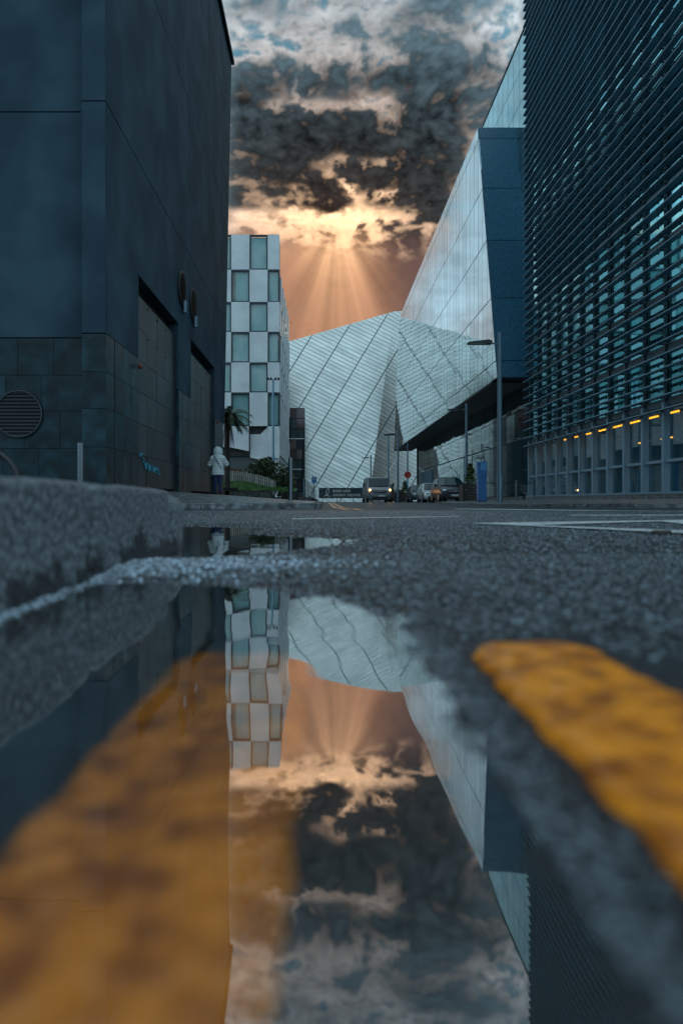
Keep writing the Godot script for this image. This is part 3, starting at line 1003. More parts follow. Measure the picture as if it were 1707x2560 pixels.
func mirror_hall() -> void:
	rng.seed = 43
	var e := EYE
	var o := thing("mirrored_hall", "long hall of mirror glass with a box hung over the pavement", "building", Vector3(WX, 0.1, -70))
	var off := -o.position
	var b := MB.new()
	# body
	b.box(Vector3(WX + 9.2, 15.0, -68.0) + off, Vector3(18.0, 29.6, 42.0 + 11.0))
	part(o, "core", b.mesh(), M.wall_core)
	part(o, "box_core", prism_box(off), M.seam)
	# facade panels of the box
	var rows := [7.25, 8.3, 12.35, 16.3, 20.05, 23.8, 24.7]
	var cw_ := 1.26
	for r in 6:
		var y0: float = rows[r] + 0.03
		var y1: float = rows[r + 1] - 0.03
		var k := 0
		var a := 40.0
		while a < 99.0:
			var cell := rect(a + 0.026, y0, a + cw_ - 0.026, y1)
			var outline := PackedVector2Array([Vector2(box_near(y0), y0), Vector2(box_far(y0), y0), Vector2(box_far(y1), y1), Vector2(box_near(y1), y1)])
			for p in Geometry2D.intersect_polygons(cell, outline):
				var mid := Vector2.ZERO
				for q in p: mid += q / p.size()
				b = MB.new()
				var lp := PackedVector2Array()
				for q in p: lp.append(Vector2(-(q.x - mid.x), q.y - mid.y))
				b.prism(lp, Vector3.ZERO, Vector3(0, 0, 1), EU, -0.03, 0.0)
				var t := part(o, "mirror_panel", b.mesh(), M.mirror[rng.randi_range(0, 3)], Vector3(BX, mid.y + e, -mid.x) + off)
				t.rotation = Vector3(0, rng.randfn(0, 0.0016), rng.randfn(0, 0.0016))
			a += cw_
			k += 1
	# slate end of the box
	var ends := [7.25, 8.3, 12.35, 16.3, 20.05, 23.8, 24.7]
	for r in 6:
		var y0: float = ends[r] + 0.02
		var y1: float = ends[r + 1] - 0.02
		b = MB.new()
		var p0 := Vector3(BX - 0.01, y0 + e, -box_near(y0)) + off
		var p1 := Vector3(WX + 0.02, y0 + e, -box_near(y0)) + off
		var p2 := Vector3(WX + 0.02, y1 + e, -box_near(y1)) + off
		var p3 := Vector3(BX - 0.01, y1 + e, -box_near(y1)) + off
		var back := Vector3(0, 0, -0.1)
		b.quad(p0, p1, p2, p3)
		b.quad(p1 + back, p0 + back, p3 + back, p2 + back)
		b.quad(p0 + back, p0, p3, p3 + back)
		b.quad(p3, p2, p2 + back, p3 + back)
		b.quad(p0, p0 + back, p1 + back, p1)
		part(o, "end_panel", b.mesh(), M.slate_panel[rng.randi_range(0, 2)])
	# soffit boards and their lamps
	for k in 14:
		var a := 41.5 + k * 4.05
		b = MB.new()
		b.box(Vector3((BX + WX) / 2, 7.22 + e, -(a + 2.0)) + off, Vector3(WX - BX - 0.06, 0.05, 4.0))
		part(o, "soffit_board", b.mesh(), M.soffit)
	# wall under the box: mirror panes with wavy glass
	var dd := 42.0
	var col := 0
	while dd < 89.0:
		for r in 3:
			var y0: float = [0.35, 3.98, 5.8][r]
			var y1: float = [3.92, 5.76, 7.15][r]
			b = MB.new()
			b.box(Vector3.ZERO, Vector3(0.03, y1 - y0, 1.2))
			var m: Material = M.mirror_low[rng.randi_range(0, 2)]
			if col in [4, 5, 6] or (col < 4 and r == 0): m = M.car_glass
			var q := part(o, "mirror_pane", b.mesh(), m, Vector3(WX - 0.1, (y0 + y1) / 2 + e, -(dd + 0.6)) + off)
			q.rotation = Vector3(0, rng.randfn(0, 0.004), rng.randfn(0, 0.004))
		dd += 1.235
		col += 1
	b = MB.new()
	b.box(Vector3(WX - 0.12, 3.95 + e, -65.5) + off, Vector3(0.1, 0.07, 47.0))
	part(o, "transom_rail", b.mesh(), M.seam)
	b = MB.new()
	b.box(Vector3(WX - 0.2, 0.2, -65.5) + off, Vector3(0.5, 0.4, 47.0))
	part(o, "base_stone", b.mesh(), M.concrete)
	# hoarding panel near the far end
	b = MB.new()
	b.box(Vector3(WX - 0.16, 2.75 + e, -83.5) + off, Vector3(0.08, 1.9, 9.5))
	part(o, "grey_board", b.mesh(), M.slate_panel[1])
	# glazed wall above and beside the box
	var pane := boxm(Vector3(0.03, 2.05, 1.33))
	var yy := 29.8 - 2.1
	while yy > 6.5:
		for k in 14:
			var a := 38.6 + k * 1.38
			if yy < 22.5 and a > box_near(yy) + 1.5: continue
			var q := part(o, "teal_pane", pane, M.mirror_teal[rng.randi_range(0, 2)], Vector3(WX - 0.02, yy + 1.05 + e, -(a + 0.69)) + off)
			q.rotation = Vector3(0, rng.randfn(0, 0.002), rng.randfn(0, 0.002))
		yy -= 2.1
	b = MB.new()
	b.box(Vector3(WX + 0.02, 29.86 + e, -60.0) + off, Vector3(0.2, 0.12, 44.0))
	part(o, "parapet", b.mesh(), M.dark_metal)

func prism_box(off: Vector3) -> ArrayMesh:
	var b := MB.new()
	var e := EYE
	var y0 := 7.30
	var y1 := 24.64
	b.prism(PackedVector2Array([Vector2(-box_near(y0) - 0.1, y0 + e), Vector2(-box_far(y0) + 0.05, y0 + e), Vector2(-box_far(y1) + 0.05, y1 + e), Vector2(-box_near(y1) - 0.1, y1 + e)]), Vector3(BX + 0.05, 0, 0) + off, Vector3(0, 0, 1), EU, -2.6, 0.0)
	return b.mesh()

# ------------------------------------------------------------------ checkerboard hotel
const HD := 73.0
const HX := -4.67

func curtain_mesh(w: float, h: float) -> ArrayMesh:
	var b := MB.new()
	var n := 22
	var pts := []
	for r in 2:
		for k in n + 1:
			pts.append(Vector3(w * k / n - w / 2, -h / 2 + h * r, 0.03 * sin(k * 1.9) + 0.012 * sin(k * 4.3)))
	b.grid(pts, n + 1)
	return b.mesh()

func hotel_window(o: Node3D, at: Vector3, w: float, h: float, turn: float, style: int) -> void:
	var f := MB.new()
	f.box(Vector3(0, h / 2 - 0.09, 0), Vector3(w, 0.18, 0.22)); f.box(Vector3(0, -h / 2 + 0.06, 0), Vector3(w, 0.12, 0.22))
	f.box(Vector3(-w / 2 + 0.07, 0, 0), Vector3(0.14, h - 0.31, 0.2)); f.box(Vector3(w / 2 - 0.07, 0, 0), Vector3(0.14, h - 0.31, 0.2))
	var fr := part(o, "window", f.mesh(), M.hotel_frame, at)
	fr.rotation.y = turn
	part(fr, "pane", boxm(Vector3(w - 0.2, h - 0.3, 0.02)), M.window, Vector3(0, -0.03, -0.02))
	part(fr, "room", boxm(Vector3(w - 0.1, h - 0.2, 0.02)), M.hotel_inside, Vector3(0, 0, -0.5))
	var cw2: float = (w - 0.2) * [0.98, 0.62, 0.98, 0.8][style]
	part(fr, "curtain", curtain_mesh(cw2, h - 0.34), M.curtain, Vector3((w - 0.2 - cw2) / 2, -0.03, -0.22))
	if style == 1 or style == 3:
		part(fr, "drape", curtain_mesh((w - 0.2) * 0.3, h - 0.34), M.drape, Vector3(-(w - 0.2) * 0.34, -0.03, -0.3))

func hotel() -> void:
	rng.seed = 51
	var e := EYE
	var o := thing("checkerboard_hotel", "white hotel with a checkerboard of panels and dark framed windows", "building", Vector3(-10.0, 0.1, -HD))
	var off := -o.position
	var ys := [5.0, 8.04, 11.63, 14.84, 18.1, 21.3, 24.76, 28.5]
	var xs := [HX, -5.93, -7.87, -9.83, -11.8, -13.74, -15.7, -17.65, -19.6]
	var b := MB.new()
	b.prism(PackedVector2Array([Vector2(-20, 5.0), Vector2(HX - 0.62, 5.0), Vector2(HX - 0.62, 24.7 + e), Vector2(-20, 24.7 + e)]), Vector3(0, 0, -HD - 0.6) + off, Vector3.RIGHT, EU, -21.5, 0.0)
	part(o, "core", b.mesh(), M.hotel_inside)
	b = MB.new()
	b.box(Vector3(-12.4, 26.5 + e, -HD - 1.4) + off, Vector3(15.3, 3.6, 1.6))
	part(o, "roof_core", b.mesh(), M.hotel_inside)
	for r in range(1, 7):
		for k in 8:
			var x1: float = xs[k]
			var x0: float = xs[k + 1]
			var w := x1 - x0
			var h: float = ys[r + 1] - ys[r]
			var c := Vector3((x0 + x1) / 2, (ys[r] + ys[r + 1]) / 2 + e, -HD) + off
			if (k + r) % 2 == 0:
				part(o, "wall_panel", boxm(Vector3(w - 0.012, h - 0.015, 0.5)), M.hotel_wall, c + Vector3(0, 0, -0.22 + (0.04 if k == 0 else 0.0)))
			else:
				hotel_window(o, c + Vector3(0, 0, -0.1), w - 0.01, h - 0.01, 0.0, 0 if k == 1 else rng.randi_range(1, 3) if k != 0 else 2)
	# the lowest course is cut on the slant over the glazed lobby
	var low := [[[-9.83, 5.75], [-7.95, 5.35], [-7.95, 8.02], [-9.83, 8.02]], [[-7.85, 4.7], [-6.75, 4.45], [-6.75, 7.2], [-7.85, 7.2]], [[-6.73, 4.45], [-5.95, 4.78], [-5.95, 8.0], [-6.73, 7.2]], [[-5.93, 4.8], [HX, 4.55], [HX, 8.02], [-5.93, 8.02]], [[-20, 6.5], [-9.85, 5.75], [-9.85, 8.02], [-20, 8.02]]]
	for i in low.size():
		b = MB.new()
		var p := PackedVector2Array()
		for q in low[i]: p.append(Vector2(q[0], q[1] + e))
		b.prism(p, Vector3(0, 0, -HD - (0.5 if i == 1 else 0.36 if i == 2 else 0.0)) + off, Vector3.RIGHT, EU, -0.09 if i == 1 else -0.2, 0.0)
		part(o, "wall_panel", b.mesh(), M.hotel_wall)
	b = MB.new()
	b.prism(PackedVector2Array([Vector2(-20, 6.4 + e), Vector2(-20, 4.6 + e), Vector2(-4.9, 3.0 + e), Vector2(-4.9, 4.7 + e), Vector2(-6.7, 4.5 + e), Vector2(-9.8, 5.75 + e)]), Vector3(0, 0, -HD - 0.9) + off, Vector3.RIGHT, EU, -0.3, 0.0)
	part(o, "soffit", b.mesh(), M.soffit)
	# lobby
	b = MB.new()
	b.box(Vector3(-12.5, 2.6, -HD - 6.0) + off, Vector3(14.8, 5.0, 0.3))
	part(o, "lobby_wall", b.mesh(), M.office_warm)
	for k in 7:
		b = MB.new()
		b.box(Vector3(-5.9 - k * 2.0, 2.55, -HD - 1.2) + off, Vector3(1.94, 4.6, 0.03))
		part(o, "lobby_pane", b.mesh(), M.window)
		b = MB.new()
		b.box(Vector3(-4.9 - k * 2.0, 2.55, -HD - 1.2) + off, Vector3(0.06, 4.6, 0.1))
		part(o, "lobby_mullion", b.mesh(), M.hotel_frame)
	# street side: the same board, running away from the camera
	for r in range(0, 6):
		for k in 11:
			var a := HD + 0.5 + k * 1.94
			if r == 5 and k > 9: continue
			var h: float = ys[r + 1] - ys[r]
			var c := Vector3(HX, (ys[r] + ys[r + 1]) / 2 + e, -(a + 0.97)) + off
			if (k + r) % 2 == 0:
				part(o, "wall_panel", boxm(Vector3(0.6, h - 0.015, 1.9)), M.hotel_wall, c + Vector3(-0.27, 0, 0))
			else:
				hotel_window(o, c + Vector3(-0.2, 0, 0), 1.92, h - 0.01, PI / 2, 0)
	for k in 6:
		b = MB.new()
		b.box(Vector3(HX - 0.3, 2.4, -(HD + 0.6 + k * 3.9)) + off, Vector3(0.5, 5.2, 0.5))
		part(o, "column", b.mesh(), M.hotel_wall)
	# lamps seen inside
	for q in [[587.0, 1151.0, HD + 3.0]]:
		var t := thing("lobby_lamp", "small warm lamp glowing inside the hotel lobby", "lamp", P(q[0], q[1], q[2]))
		b = MB.new()
		b.ball(Vector3.ZERO, Vector3(0.09, 0.09, 0.09), 10, 6)
		part(t, "bulb", b.mesh(), glow(Color(1.0, 0.8, 0.5), 5.0))
		b = MB.new()
		b.tube([Vector3(0, 0.08, 0), Vector3(0, 0.8, 0)], [0.012, 0.012], 5)
		part(t, "cord", b.mesh(), M.black)
		var l := OmniLight3D.new()
		l.name = "bulb_light"
		l.light_color = Color(1.0, 0.7, 0.4)
		l.light_energy = 0.8
		l.light_size = 0.08
		l.shadow_enabled = true
		t.add_child(l)

# ------------------------------------------------------------------ theatre
const TD := 104.0
var dark_bend_p := Vector2(0, 0)
var dark_bend_n := Vector2(0, 0)

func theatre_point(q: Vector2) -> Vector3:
	var s := maxf((q - dark_bend_p).dot(dark_bend_n), 0.0)  # added bend: tilts a flat front to imitate a dark reflection
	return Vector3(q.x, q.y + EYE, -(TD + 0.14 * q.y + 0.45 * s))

func theatre() -> void:
	rng.seed = 61
	var o := thing("metal_theatre", "huge theatre front of slanted brushed metal panels with a sloping top", "building", Vector3(0, 0, -TD))
	var off := -o.position
	var ad := Vector2(cos(-0.475), sin(-0.475))      # long seams run down to the right
	var bd := Vector2(cos(1.035), sin(1.035))        # cross seams climb to the right
	var grid_p := Vector2((986.0 - VX) / F * TD, (VY - 885.0) / F * TD)
	dark_bend_p = Vector2((968.0 - VX) / F * TD, (VY - 920.0) / F * TD)
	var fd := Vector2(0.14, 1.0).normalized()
	dark_bend_n = Vector2(fd.y, -fd.x)
	var outline := PackedVector2Array([Vector2(16.5, 30.9), Vector2(11.2, 30.0), Vector2(-34.0, 16.6), Vector2(-34.0, -0.3), Vector2(16.5, -0.3)])
	var seam_origin := grid_p
	var pitch_b := 4.25
	var pitch_a := 0.60
	var half_l: PackedVector2Array = Geometry2D.intersect_polygons(outline, PackedVector2Array([dark_bend_p + fd * 80, dark_bend_p - fd * 80, dark_bend_p - fd * 80 - dark_bend_n * 90, dark_bend_p + fd * 80 - dark_bend_n * 90]))[0]
	var half_r: PackedVector2Array = Geometry2D.intersect_polygons(outline, PackedVector2Array([dark_bend_p + fd * 80, dark_bend_p - fd * 80, dark_bend_p - fd * 80 + dark_bend_n * 90, dark_bend_p + fd * 80 + dark_bend_n * 90]))[0]
	# panel grid in coordinates (s along a, t along b) about a seam crossing
	var inv := Transform2D(ad, bd, seam_origin)
	var count := 0
	var rest := MB.new()
	for i in range(-13, 6):
		for j in range(-62, 62):
			var cell := PackedVector2Array()
			for q in [Vector2(i * pitch_b + 0.075, j * pitch_a + 0.034), Vector2((i + 1) * pitch_b - 0.075, j * pitch_a + 0.034), Vector2((i + 1) * pitch_b - 0.075, (j + 1) * pitch_a - 0.034), Vector2(i * pitch_b + 0.075, (j + 1) * pitch_a - 0.034)]:
				cell.append(inv * q)
			for p in Geometry2D.intersect_polygons(cell, half_l) + Geometry2D.intersect_polygons(cell, half_r):
				var mid := Vector2.ZERO
				for q in p: mid += q / p.size()
				var b := MB.new()
				var lift := Vector3(0, 0, 0.30 + rng.randf_range(-0.01, 0.01))
				var tx := rng.randfn(0, 0.003)
				var ty := rng.randfn(0, 0.003)
				var ix := Geometry2D.triangulate_polygon(p)
				var f := []
				for q in p:
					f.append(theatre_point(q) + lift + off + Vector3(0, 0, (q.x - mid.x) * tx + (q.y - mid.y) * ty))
				var seen := mid.x > -5.6 and mid.x < 12.5
				var target: MB = b if seen else rest
				for k in range(0, ix.size(), 3):
					var a0: Vector3 = f[ix[k]]
					var a1: Vector3 = f[ix[k + 1]]
					var a2: Vector3 = f[ix[k + 2]]
					if (a1 - a0).cross(a2 - a0).z < 0: target.tri(a0, a2, a1)
					else: target.tri(a0, a1, a2)
				var back := Vector3(0, 0, -0.07)
				for k in f.size():
					var a0: Vector3 = f[k]
					var a1: Vector3 = f[(k + 1) % f.size()]
					target.quad(a0 + back, a1 + back, a1, a0)
				if seen:
					part(o, "metal_panel", b.mesh(), M.theatre[rng.randi_range(0, 3)])
					count += 1
	var rm := part(o, "metal_cladding", rest.mesh(), M.theatre[1])
	rm.set_meta("kind", "stuff")
	# backing behind the seams and the side walls
	var bk := MB.new()
	var cut_l := Geometry2D.intersect_polygons(outline, PackedVector2Array([dark_bend_p + fd * 80, dark_bend_p - fd * 80, dark_bend_p - fd * 80 - dark_bend_n * 90, dark_bend_p + fd * 80 - dark_bend_n * 90]))
	var cut_r := Geometry2D.intersect_polygons(outline, PackedVector2Array([dark_bend_p + fd * 80, dark_bend_p - fd * 80, dark_bend_p - fd * 80 + dark_bend_n * 90, dark_bend_p + fd * 80 + dark_bend_n * 90]))
	for p in cut_l + cut_r:
		var ix := Geometry2D.triangulate_polygon(p)
		for k in range(0, ix.size(), 3):
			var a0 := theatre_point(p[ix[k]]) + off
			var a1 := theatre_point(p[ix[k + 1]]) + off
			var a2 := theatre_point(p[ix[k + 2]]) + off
			if (a1 - a0).cross(a2 - a0).z < 0: bk.tri(a0, a2, a1)
			else: bk.tri(a0, a1, a2)
	for k in outline.size():
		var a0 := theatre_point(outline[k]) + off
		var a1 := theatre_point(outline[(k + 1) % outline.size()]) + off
		bk.quad(a0 + Vector3(0, 0, -14), a1 + Vector3(0, 0, -14), a1, a0)
	part(o, "backing", bk.mesh(), M.theatre_back)
	# pale edge strips along two of the cross seams
	for s in [1.0, 2.0]:
		var q0: Vector2 = inv * Vector2(s * pitch_b, -30.0)
		var q1: Vector2 = inv * Vector2(s * pitch_b, 12.0)
		var t0 := 0.0
		while (q0 + (q1 - q0) * t0).y < 0.2 and t0 < 1.0: t0 += 0.01
		var b := MB.new()
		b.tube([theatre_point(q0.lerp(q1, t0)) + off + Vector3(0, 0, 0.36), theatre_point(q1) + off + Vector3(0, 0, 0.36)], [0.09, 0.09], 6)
		part(o, "edge_strip", b.mesh(), M.trim_bright)

func theatre_sign() -> void:
	var d := 70.0
	var a := P(797, 1219.5, d)
	var c := P(912, 1245.5, d)
	var o := thing("theatre_sign", "dark blue board with two lines of pale capitals before the metal theatre", "sign", Vector3((a.x + c.x) / 2, road_far(d), -d))
	var w := c.x - a.x
	var h := a.y - c.y
	var cy := (a.y + c.y) / 2 - road_far(d)
	part(o, "board", boxm(Vector3(w, h, 0.12)), M.sign_board, Vector3(0, cy, 0))
	for s in [-0.42, -0.1, 0.25, 0.45]:
		part(o, "leg", boxm(Vector3(0.07, cy - h / 2, 0.07)), M.dark_metal, Vector3(w * s, (cy - h / 2) / 2, 0))
	var font := SystemFont.new()
	font.font_names = PackedStringArray(["Droid Sans"])
	font.font_weight = 700
	var lines := ["BORD GÁIS", "ENERGY THEATRE"]
	for i in 2:
		var t := TextMesh.new()
		t.text = lines[i]
		t.font = font
		t.font_size = 64
		t.pixel_size = 0.0054
		t.depth = 0.03
		t.horizontal_alignment = HORIZONTAL_ALIGNMENT_LEFT
		part(o, "lettering", t, M.sign_letter, Vector3(-w / 2 + 1.42, cy + 0.2 - 0.42 * i, 0.075))
	# emblem: a loop with a crossed foot
	var b := MB.new()
	var pts := []
	var rr := []
	for i in 25:
		var t := i / 24.0 * TAU * 0.95 - 1.9
		pts.append(Vector3(-w / 2 + 0.9 + cos(t) * 0.13 + sin(t) * 0.07, cy + 0.12 + sin(t) * 0.33, 0.08))
		rr.append(0.035)
	b.tube(pts, rr, 6)
	b.tube([Vector3(-w / 2 + 0.52, cy - 0.36, 0.08), Vector3(-w / 2 + 0.8, cy - 0.2, 0.08), Vector3(-w / 2 + 0.96, cy - 0.1, 0.08)], [0.03, 0.05, 0.03], 6)
	b.tube([Vector3(-w / 2 + 0.78, cy - 0.2, 0.085), Vector3(-w / 2 + 1.0, cy - 0.34, 0.085), Vector3(-w / 2 + 1.22, cy - 0.3, 0.085)], [0.03, 0.05, 0.025], 6)
	part(o, "emblem", b.mesh(), M.sign_letter)

func red_glass_building() -> void:
	var d := 97.0
	var o := thing("glass_stair_building", "narrow dark glass building with red panels between hotel and theatre", "building", Vector3(-4.3, 0.0, -d))
	rng.seed = 65
	var e := EYE
	part(o, "core", boxm(Vector3(6.0, 13.3, 4.0)), M.wall_core, Vector3(-1.4, 6.75, -2.3))
	var reds := [mat(lin(0.07, 0.025, 0.03), 0.1), mat(lin(0.02, 0.05, 0.05), 0.1), mat(lin(0.035, 0.05, 0.055), 0.08), mat(lin(0.12, 0.06, 0.06), 0.15)]
	for m in reds: m.metallic_specular = 0.65
	for r in 9:
		var y := 0.3 + r * 1.45
		for k in 4:
			var w := 1.35
			var lean := (1.0 - r / 9.0) * -0.9 if k == 3 else 0.0
			part(o, "glass_panel", boxm(Vector3(w - 0.06 + lean, 1.38, 0.08)), reds[[2, 1, 0, 3][(r + k) % 4] if r % 3 else 1], Vector3(-2.9 + k * w + lean / 2, y + 0.72, -0.25))
		part(o, "floor_edge", boxm(Vector3(5.5 - (1.0 - r / 9.0) * 0.8, 0.09, 0.14)), M.trim_bright if r % 3 == 0 else M.dark_metal, Vector3(-0.9 - (1.0 - r / 9.0) * 0.4, y, -0.2))

# ------------------------------------------------------------------ kerbs and pavements
func stone_mesh(size: Vector3, r: float, div: Vector3i, amp: float, seed_: int, freq := 30.0, stained := false) -> ArrayMesh:
	# a worn block: rounded edges, uneven faces
	var nz := FastNoiseLite.new()
	nz.seed = seed_
	nz.frequency = 0.02
	nz.fractal_octaves = 4
	var st := SurfaceTool.new()
	st.begin(Mesh.PRIMITIVE_TRIANGLES)
	st.set_smooth_group(0)
	var h := size * 0.5
	var axes := [[0, 1, 2], [1, 2, 0], [2, 0, 1]]
	for ax in axes:
		for s in [-1.0, 1.0]:
			var nu: int = [div.x, div.y, div.z][ax[0]]
			var nv: int = [div.x, div.y, div.z][ax[1]]
			for i in nu:
				for j in nv:
					var q := []
					for c in [[0, 0], [1, 0], [1, 1], [0, 1]]:
						var p := Vector3.ZERO
						p[ax[0]] = (2.0 * (i + c[0]) / nu - 1.0) * h[ax[0]]
						p[ax[1]] = (2.0 * (j + c[1]) / nv - 1.0) * h[ax[1]]
						p[ax[2]] = s * h[ax[2]]
						var inner := p.clamp(-h + Vector3.ONE * r, h - Vector3.ONE * r)
						var n := (p - inner)
						n = n.normalized() if n.length() > 1e-6 else Vector3.UP
						var k := nz.get_noise_3d(p.x * freq * 30.0, p.y * freq * 30.0, p.z * freq * 30.0) * amp + nz.get_noise_3d(p.x * freq * 5.0, p.y * freq * 5.0, p.z * freq * 5.0) * amp * 1.5
						q.append(inner + n * (r + k))
					var order := [0, 2, 1, 0, 3, 2] if s > 0 else [0, 1, 2, 0, 2, 3]
					for k in order:
						if stained:
							var w: Vector3 = q[k]
							var line := 0.026 + 0.05 * nz.get_noise_2d(w.z * 260.0 + w.x * 260.0, 40.0) + 0.03 * nz.get_noise_3d(w.x * 1500.0, w.y * 1500.0, w.z * 1500.0)
							var g := 1.0 if w.y > line else 0.16
							st.set_color(Color(g, g, g))
						st.add_vertex(q[k])
	st.index()
	st.generate_normals()
	return st.commit()

func near_kerb() -> void:
	var o := thing("granite_kerb", "weathered granite kerb at the water's edge with a rounded end", "kerb", Vector3(-0.29, 0.0, -0.9))
	var near := tri_planar(mat(lin(0.22, 0.245, 0.27), 0.6), 3.2, noise_tex(0.045, Color(0.42, 0.43, 0.44), Color(1, 1, 1), 5, 121, 512), null, norm_tex(0.06, 5.0, 5, 122, 512), 0.7)
	near.vertex_color_use_as_albedo = true      # algae and damp along the foot of the stones
	var spec := [[0.02, 0.435], [0.455, 0.894], [0.92, 1.40]]
	for i in 3:
		var a: float = spec[i][0]
		var c: float = spec[i][1]
		var m := stone_mesh(Vector3(0.30, 0.249, c - a), 0.011, Vector3i(16, 26, 48), 0.0022, 130 + i, 30.0, true)
		part(o, "kerb_stone", m, near, Vector3(-0.15 - 0.010 * i, 0.006, 0.9 - (a + c) / 2)).rotation.y = 0.02
	# the corner stone swings round to the left
	var m2 := stone_mesh(Vector3(0.30, 0.238, 0.24), 0.05, Vector3i(20, 26, 20), 0.0022, 140, 30.0, true)
	part(o, "kerb_stone", m2, near, Vector3(-0.178, 0.004, 0.9 - 1.515)).rotation.y = 0.10
	for i in 3:
		part(o, "kerb_stone", stone_mesh(Vector3(0.8, 0.232, 0.28), 0.03, Vector3i(30, 14, 16), 0.002, 150 + i), near, Vector3(-0.74 - 0.81 * i, 0.004, 0.9 - 1.46 + 0.03 * i)).rotation.y = 0.05
	# dirt line along the waterline
	var b := MB.new()
	b.box(Vector3(-3.5, 0.045, 0.5), Vector3(6.0, 0.13, 3.6))
	var pv := struct("pavement", b.mesh(), M.concrete)
	pv.set_meta("label", "pavement behind the near kerb")

func left_kerb_d(x: float) -> float:
	if x > -0.5: return 12.0 + pow((x + 0.5) / 0.46, 2) * 0.9
	return 12.0 - smoothstep(-2.5, -6.0, x) * 2.2

func left_pave(x: float, d: float) -> float:
	var base := -0.037 + EYE
	return base + 0.073 * maxf(0.0, -x) * smoothstep(0.0, 3.2, d - left_kerb_d(x))

func left_pavement() -> void:
	rng.seed = 71
	var b := MB.new()
	var pts := []
	var xs := []
	for i in 25: xs.append(-12.0 + 12.0 * i / 24.0)
	xs[24] = -0.05
	var nd := 26
	for j in nd + 1:
		for x in xs:
			var d := lerpf(left_kerb_d(x) + 0.1, 60.0, pow(j / float(nd), 2.0))
			pts.append(Vector3(x, left_pave(x, d) - 0.03, -d))
	b.grid(pts, xs.size())
	b.quad(Vector3(-0.05, -0.3, -12.9), Vector3(-0.05, -0.3, -60), Vector3(-0.05, 0.04, -60), Vector3(-0.05, 0.04, -12.9))
	var o := struct("pavement", b.mesh(), M.joint)
	o.set_meta("label", "sloping paved corner below the stone building")
	# paving slabs
	var d := 10.0
	while d < 34.0:
		var x := -4.0 if d > 12.5 else -5.2
		var row := int(d / 0.62)
		x += 0.45 * (row % 2)
		while x < -0.2:
			var x1 := minf(x + 0.9, -0.2)
			var ok := d > left_kerb_d(x) + 0.2 and d > left_kerb_d(x1) + 0.2 and x1 - x > 0.2
			if d > 27.0 and x < -3.0: ok = false
			if ok:
				var sb := MB.new()
				var g := 0.006
				var q := []
				for c in [[x + g, d + g], [x1 - g, d + g], [x1 - g, d + 0.62 - g], [x + g, d + 0.62 - g]]:
					q.append(Vector3(c[0], left_pave(c[0], c[1]), -c[1]))
				sb.quad(q[0], q[1], q[2], q[3])
				for k in 4:
					var a0: Vector3 = q[k]
					var a1: Vector3 = q[(k + 1) % 4]
					sb.quad(a0 - Vector3(0, 0.05, 0), a1 - Vector3(0, 0.05, 0), a1, a0)
				part(o, "paving_slab", sb.mesh(), M.slab[rng.randi_range(0, 2)])
			x += 0.9
		d += 0.62
	# its kerb, stone by stone
	var kerb := thing("corner_kerb", "low dark kerb round the paved corner with the steel bollard", "kerb", Vector3(-2.0, -0.04, -12.0))
	var path := []
	var x := -6.4
	while x < -0.5:
		path.append(Vector2(x, left_kerb_d(x)))
		x += 0.85
	for a in [[-0.42, 12.02], [-0.2, 12.2], [-0.06, 12.55], [-0.03, 13.3], [-0.03, 14.3], [-0.03, 15.3], [-0.03, 16.3]]: path.append(Vector2(a[0], a[1]))
	for i in path.size() - 1:
		kerb_piece(kerb, path[i], path[i + 1], road_far(12.0), 0.068, 0.16)

func kerb_piece(o: Node3D, p: Vector2, q: Vector2, y0: float, y1: float, w: float) -> void:
	var dir := (q - p).normalized()
	var inward := Vector2(-dir.y, dir.x)
	var g := 0.004
	var b := MB.new()
	var a := p + dir * g
	var c := q - dir * g
	var r := 0.014
	var prof := [[0.0, y0 - 0.1], [0.0, y1 - r], [r * 0.3, y1 - r * 0.3], [r, y1], [w, y1]]
	var f := []
	var k := []
	for s in prof:
		var pa: Vector2 = a + inward * float(s[0])
		var pc: Vector2 = c + inward * float(s[0])
		f.append(Vector3(pa.x, s[1], -pa.y) - o.position)
		k.append(Vector3(pc.x, s[1], -pc.y) - o.position)
	for i in prof.size() - 1:
		b.quad(f[i], k[i], k[i + 1], f[i + 1])
	for i in range(1, prof.size() - 1):
		b.tri(f[0], f[i], f[i + 1])
		b.tri(k[0], k[i + 1], k[i])
	part(o, "kerb_stone", b.mesh(), M.kerb)

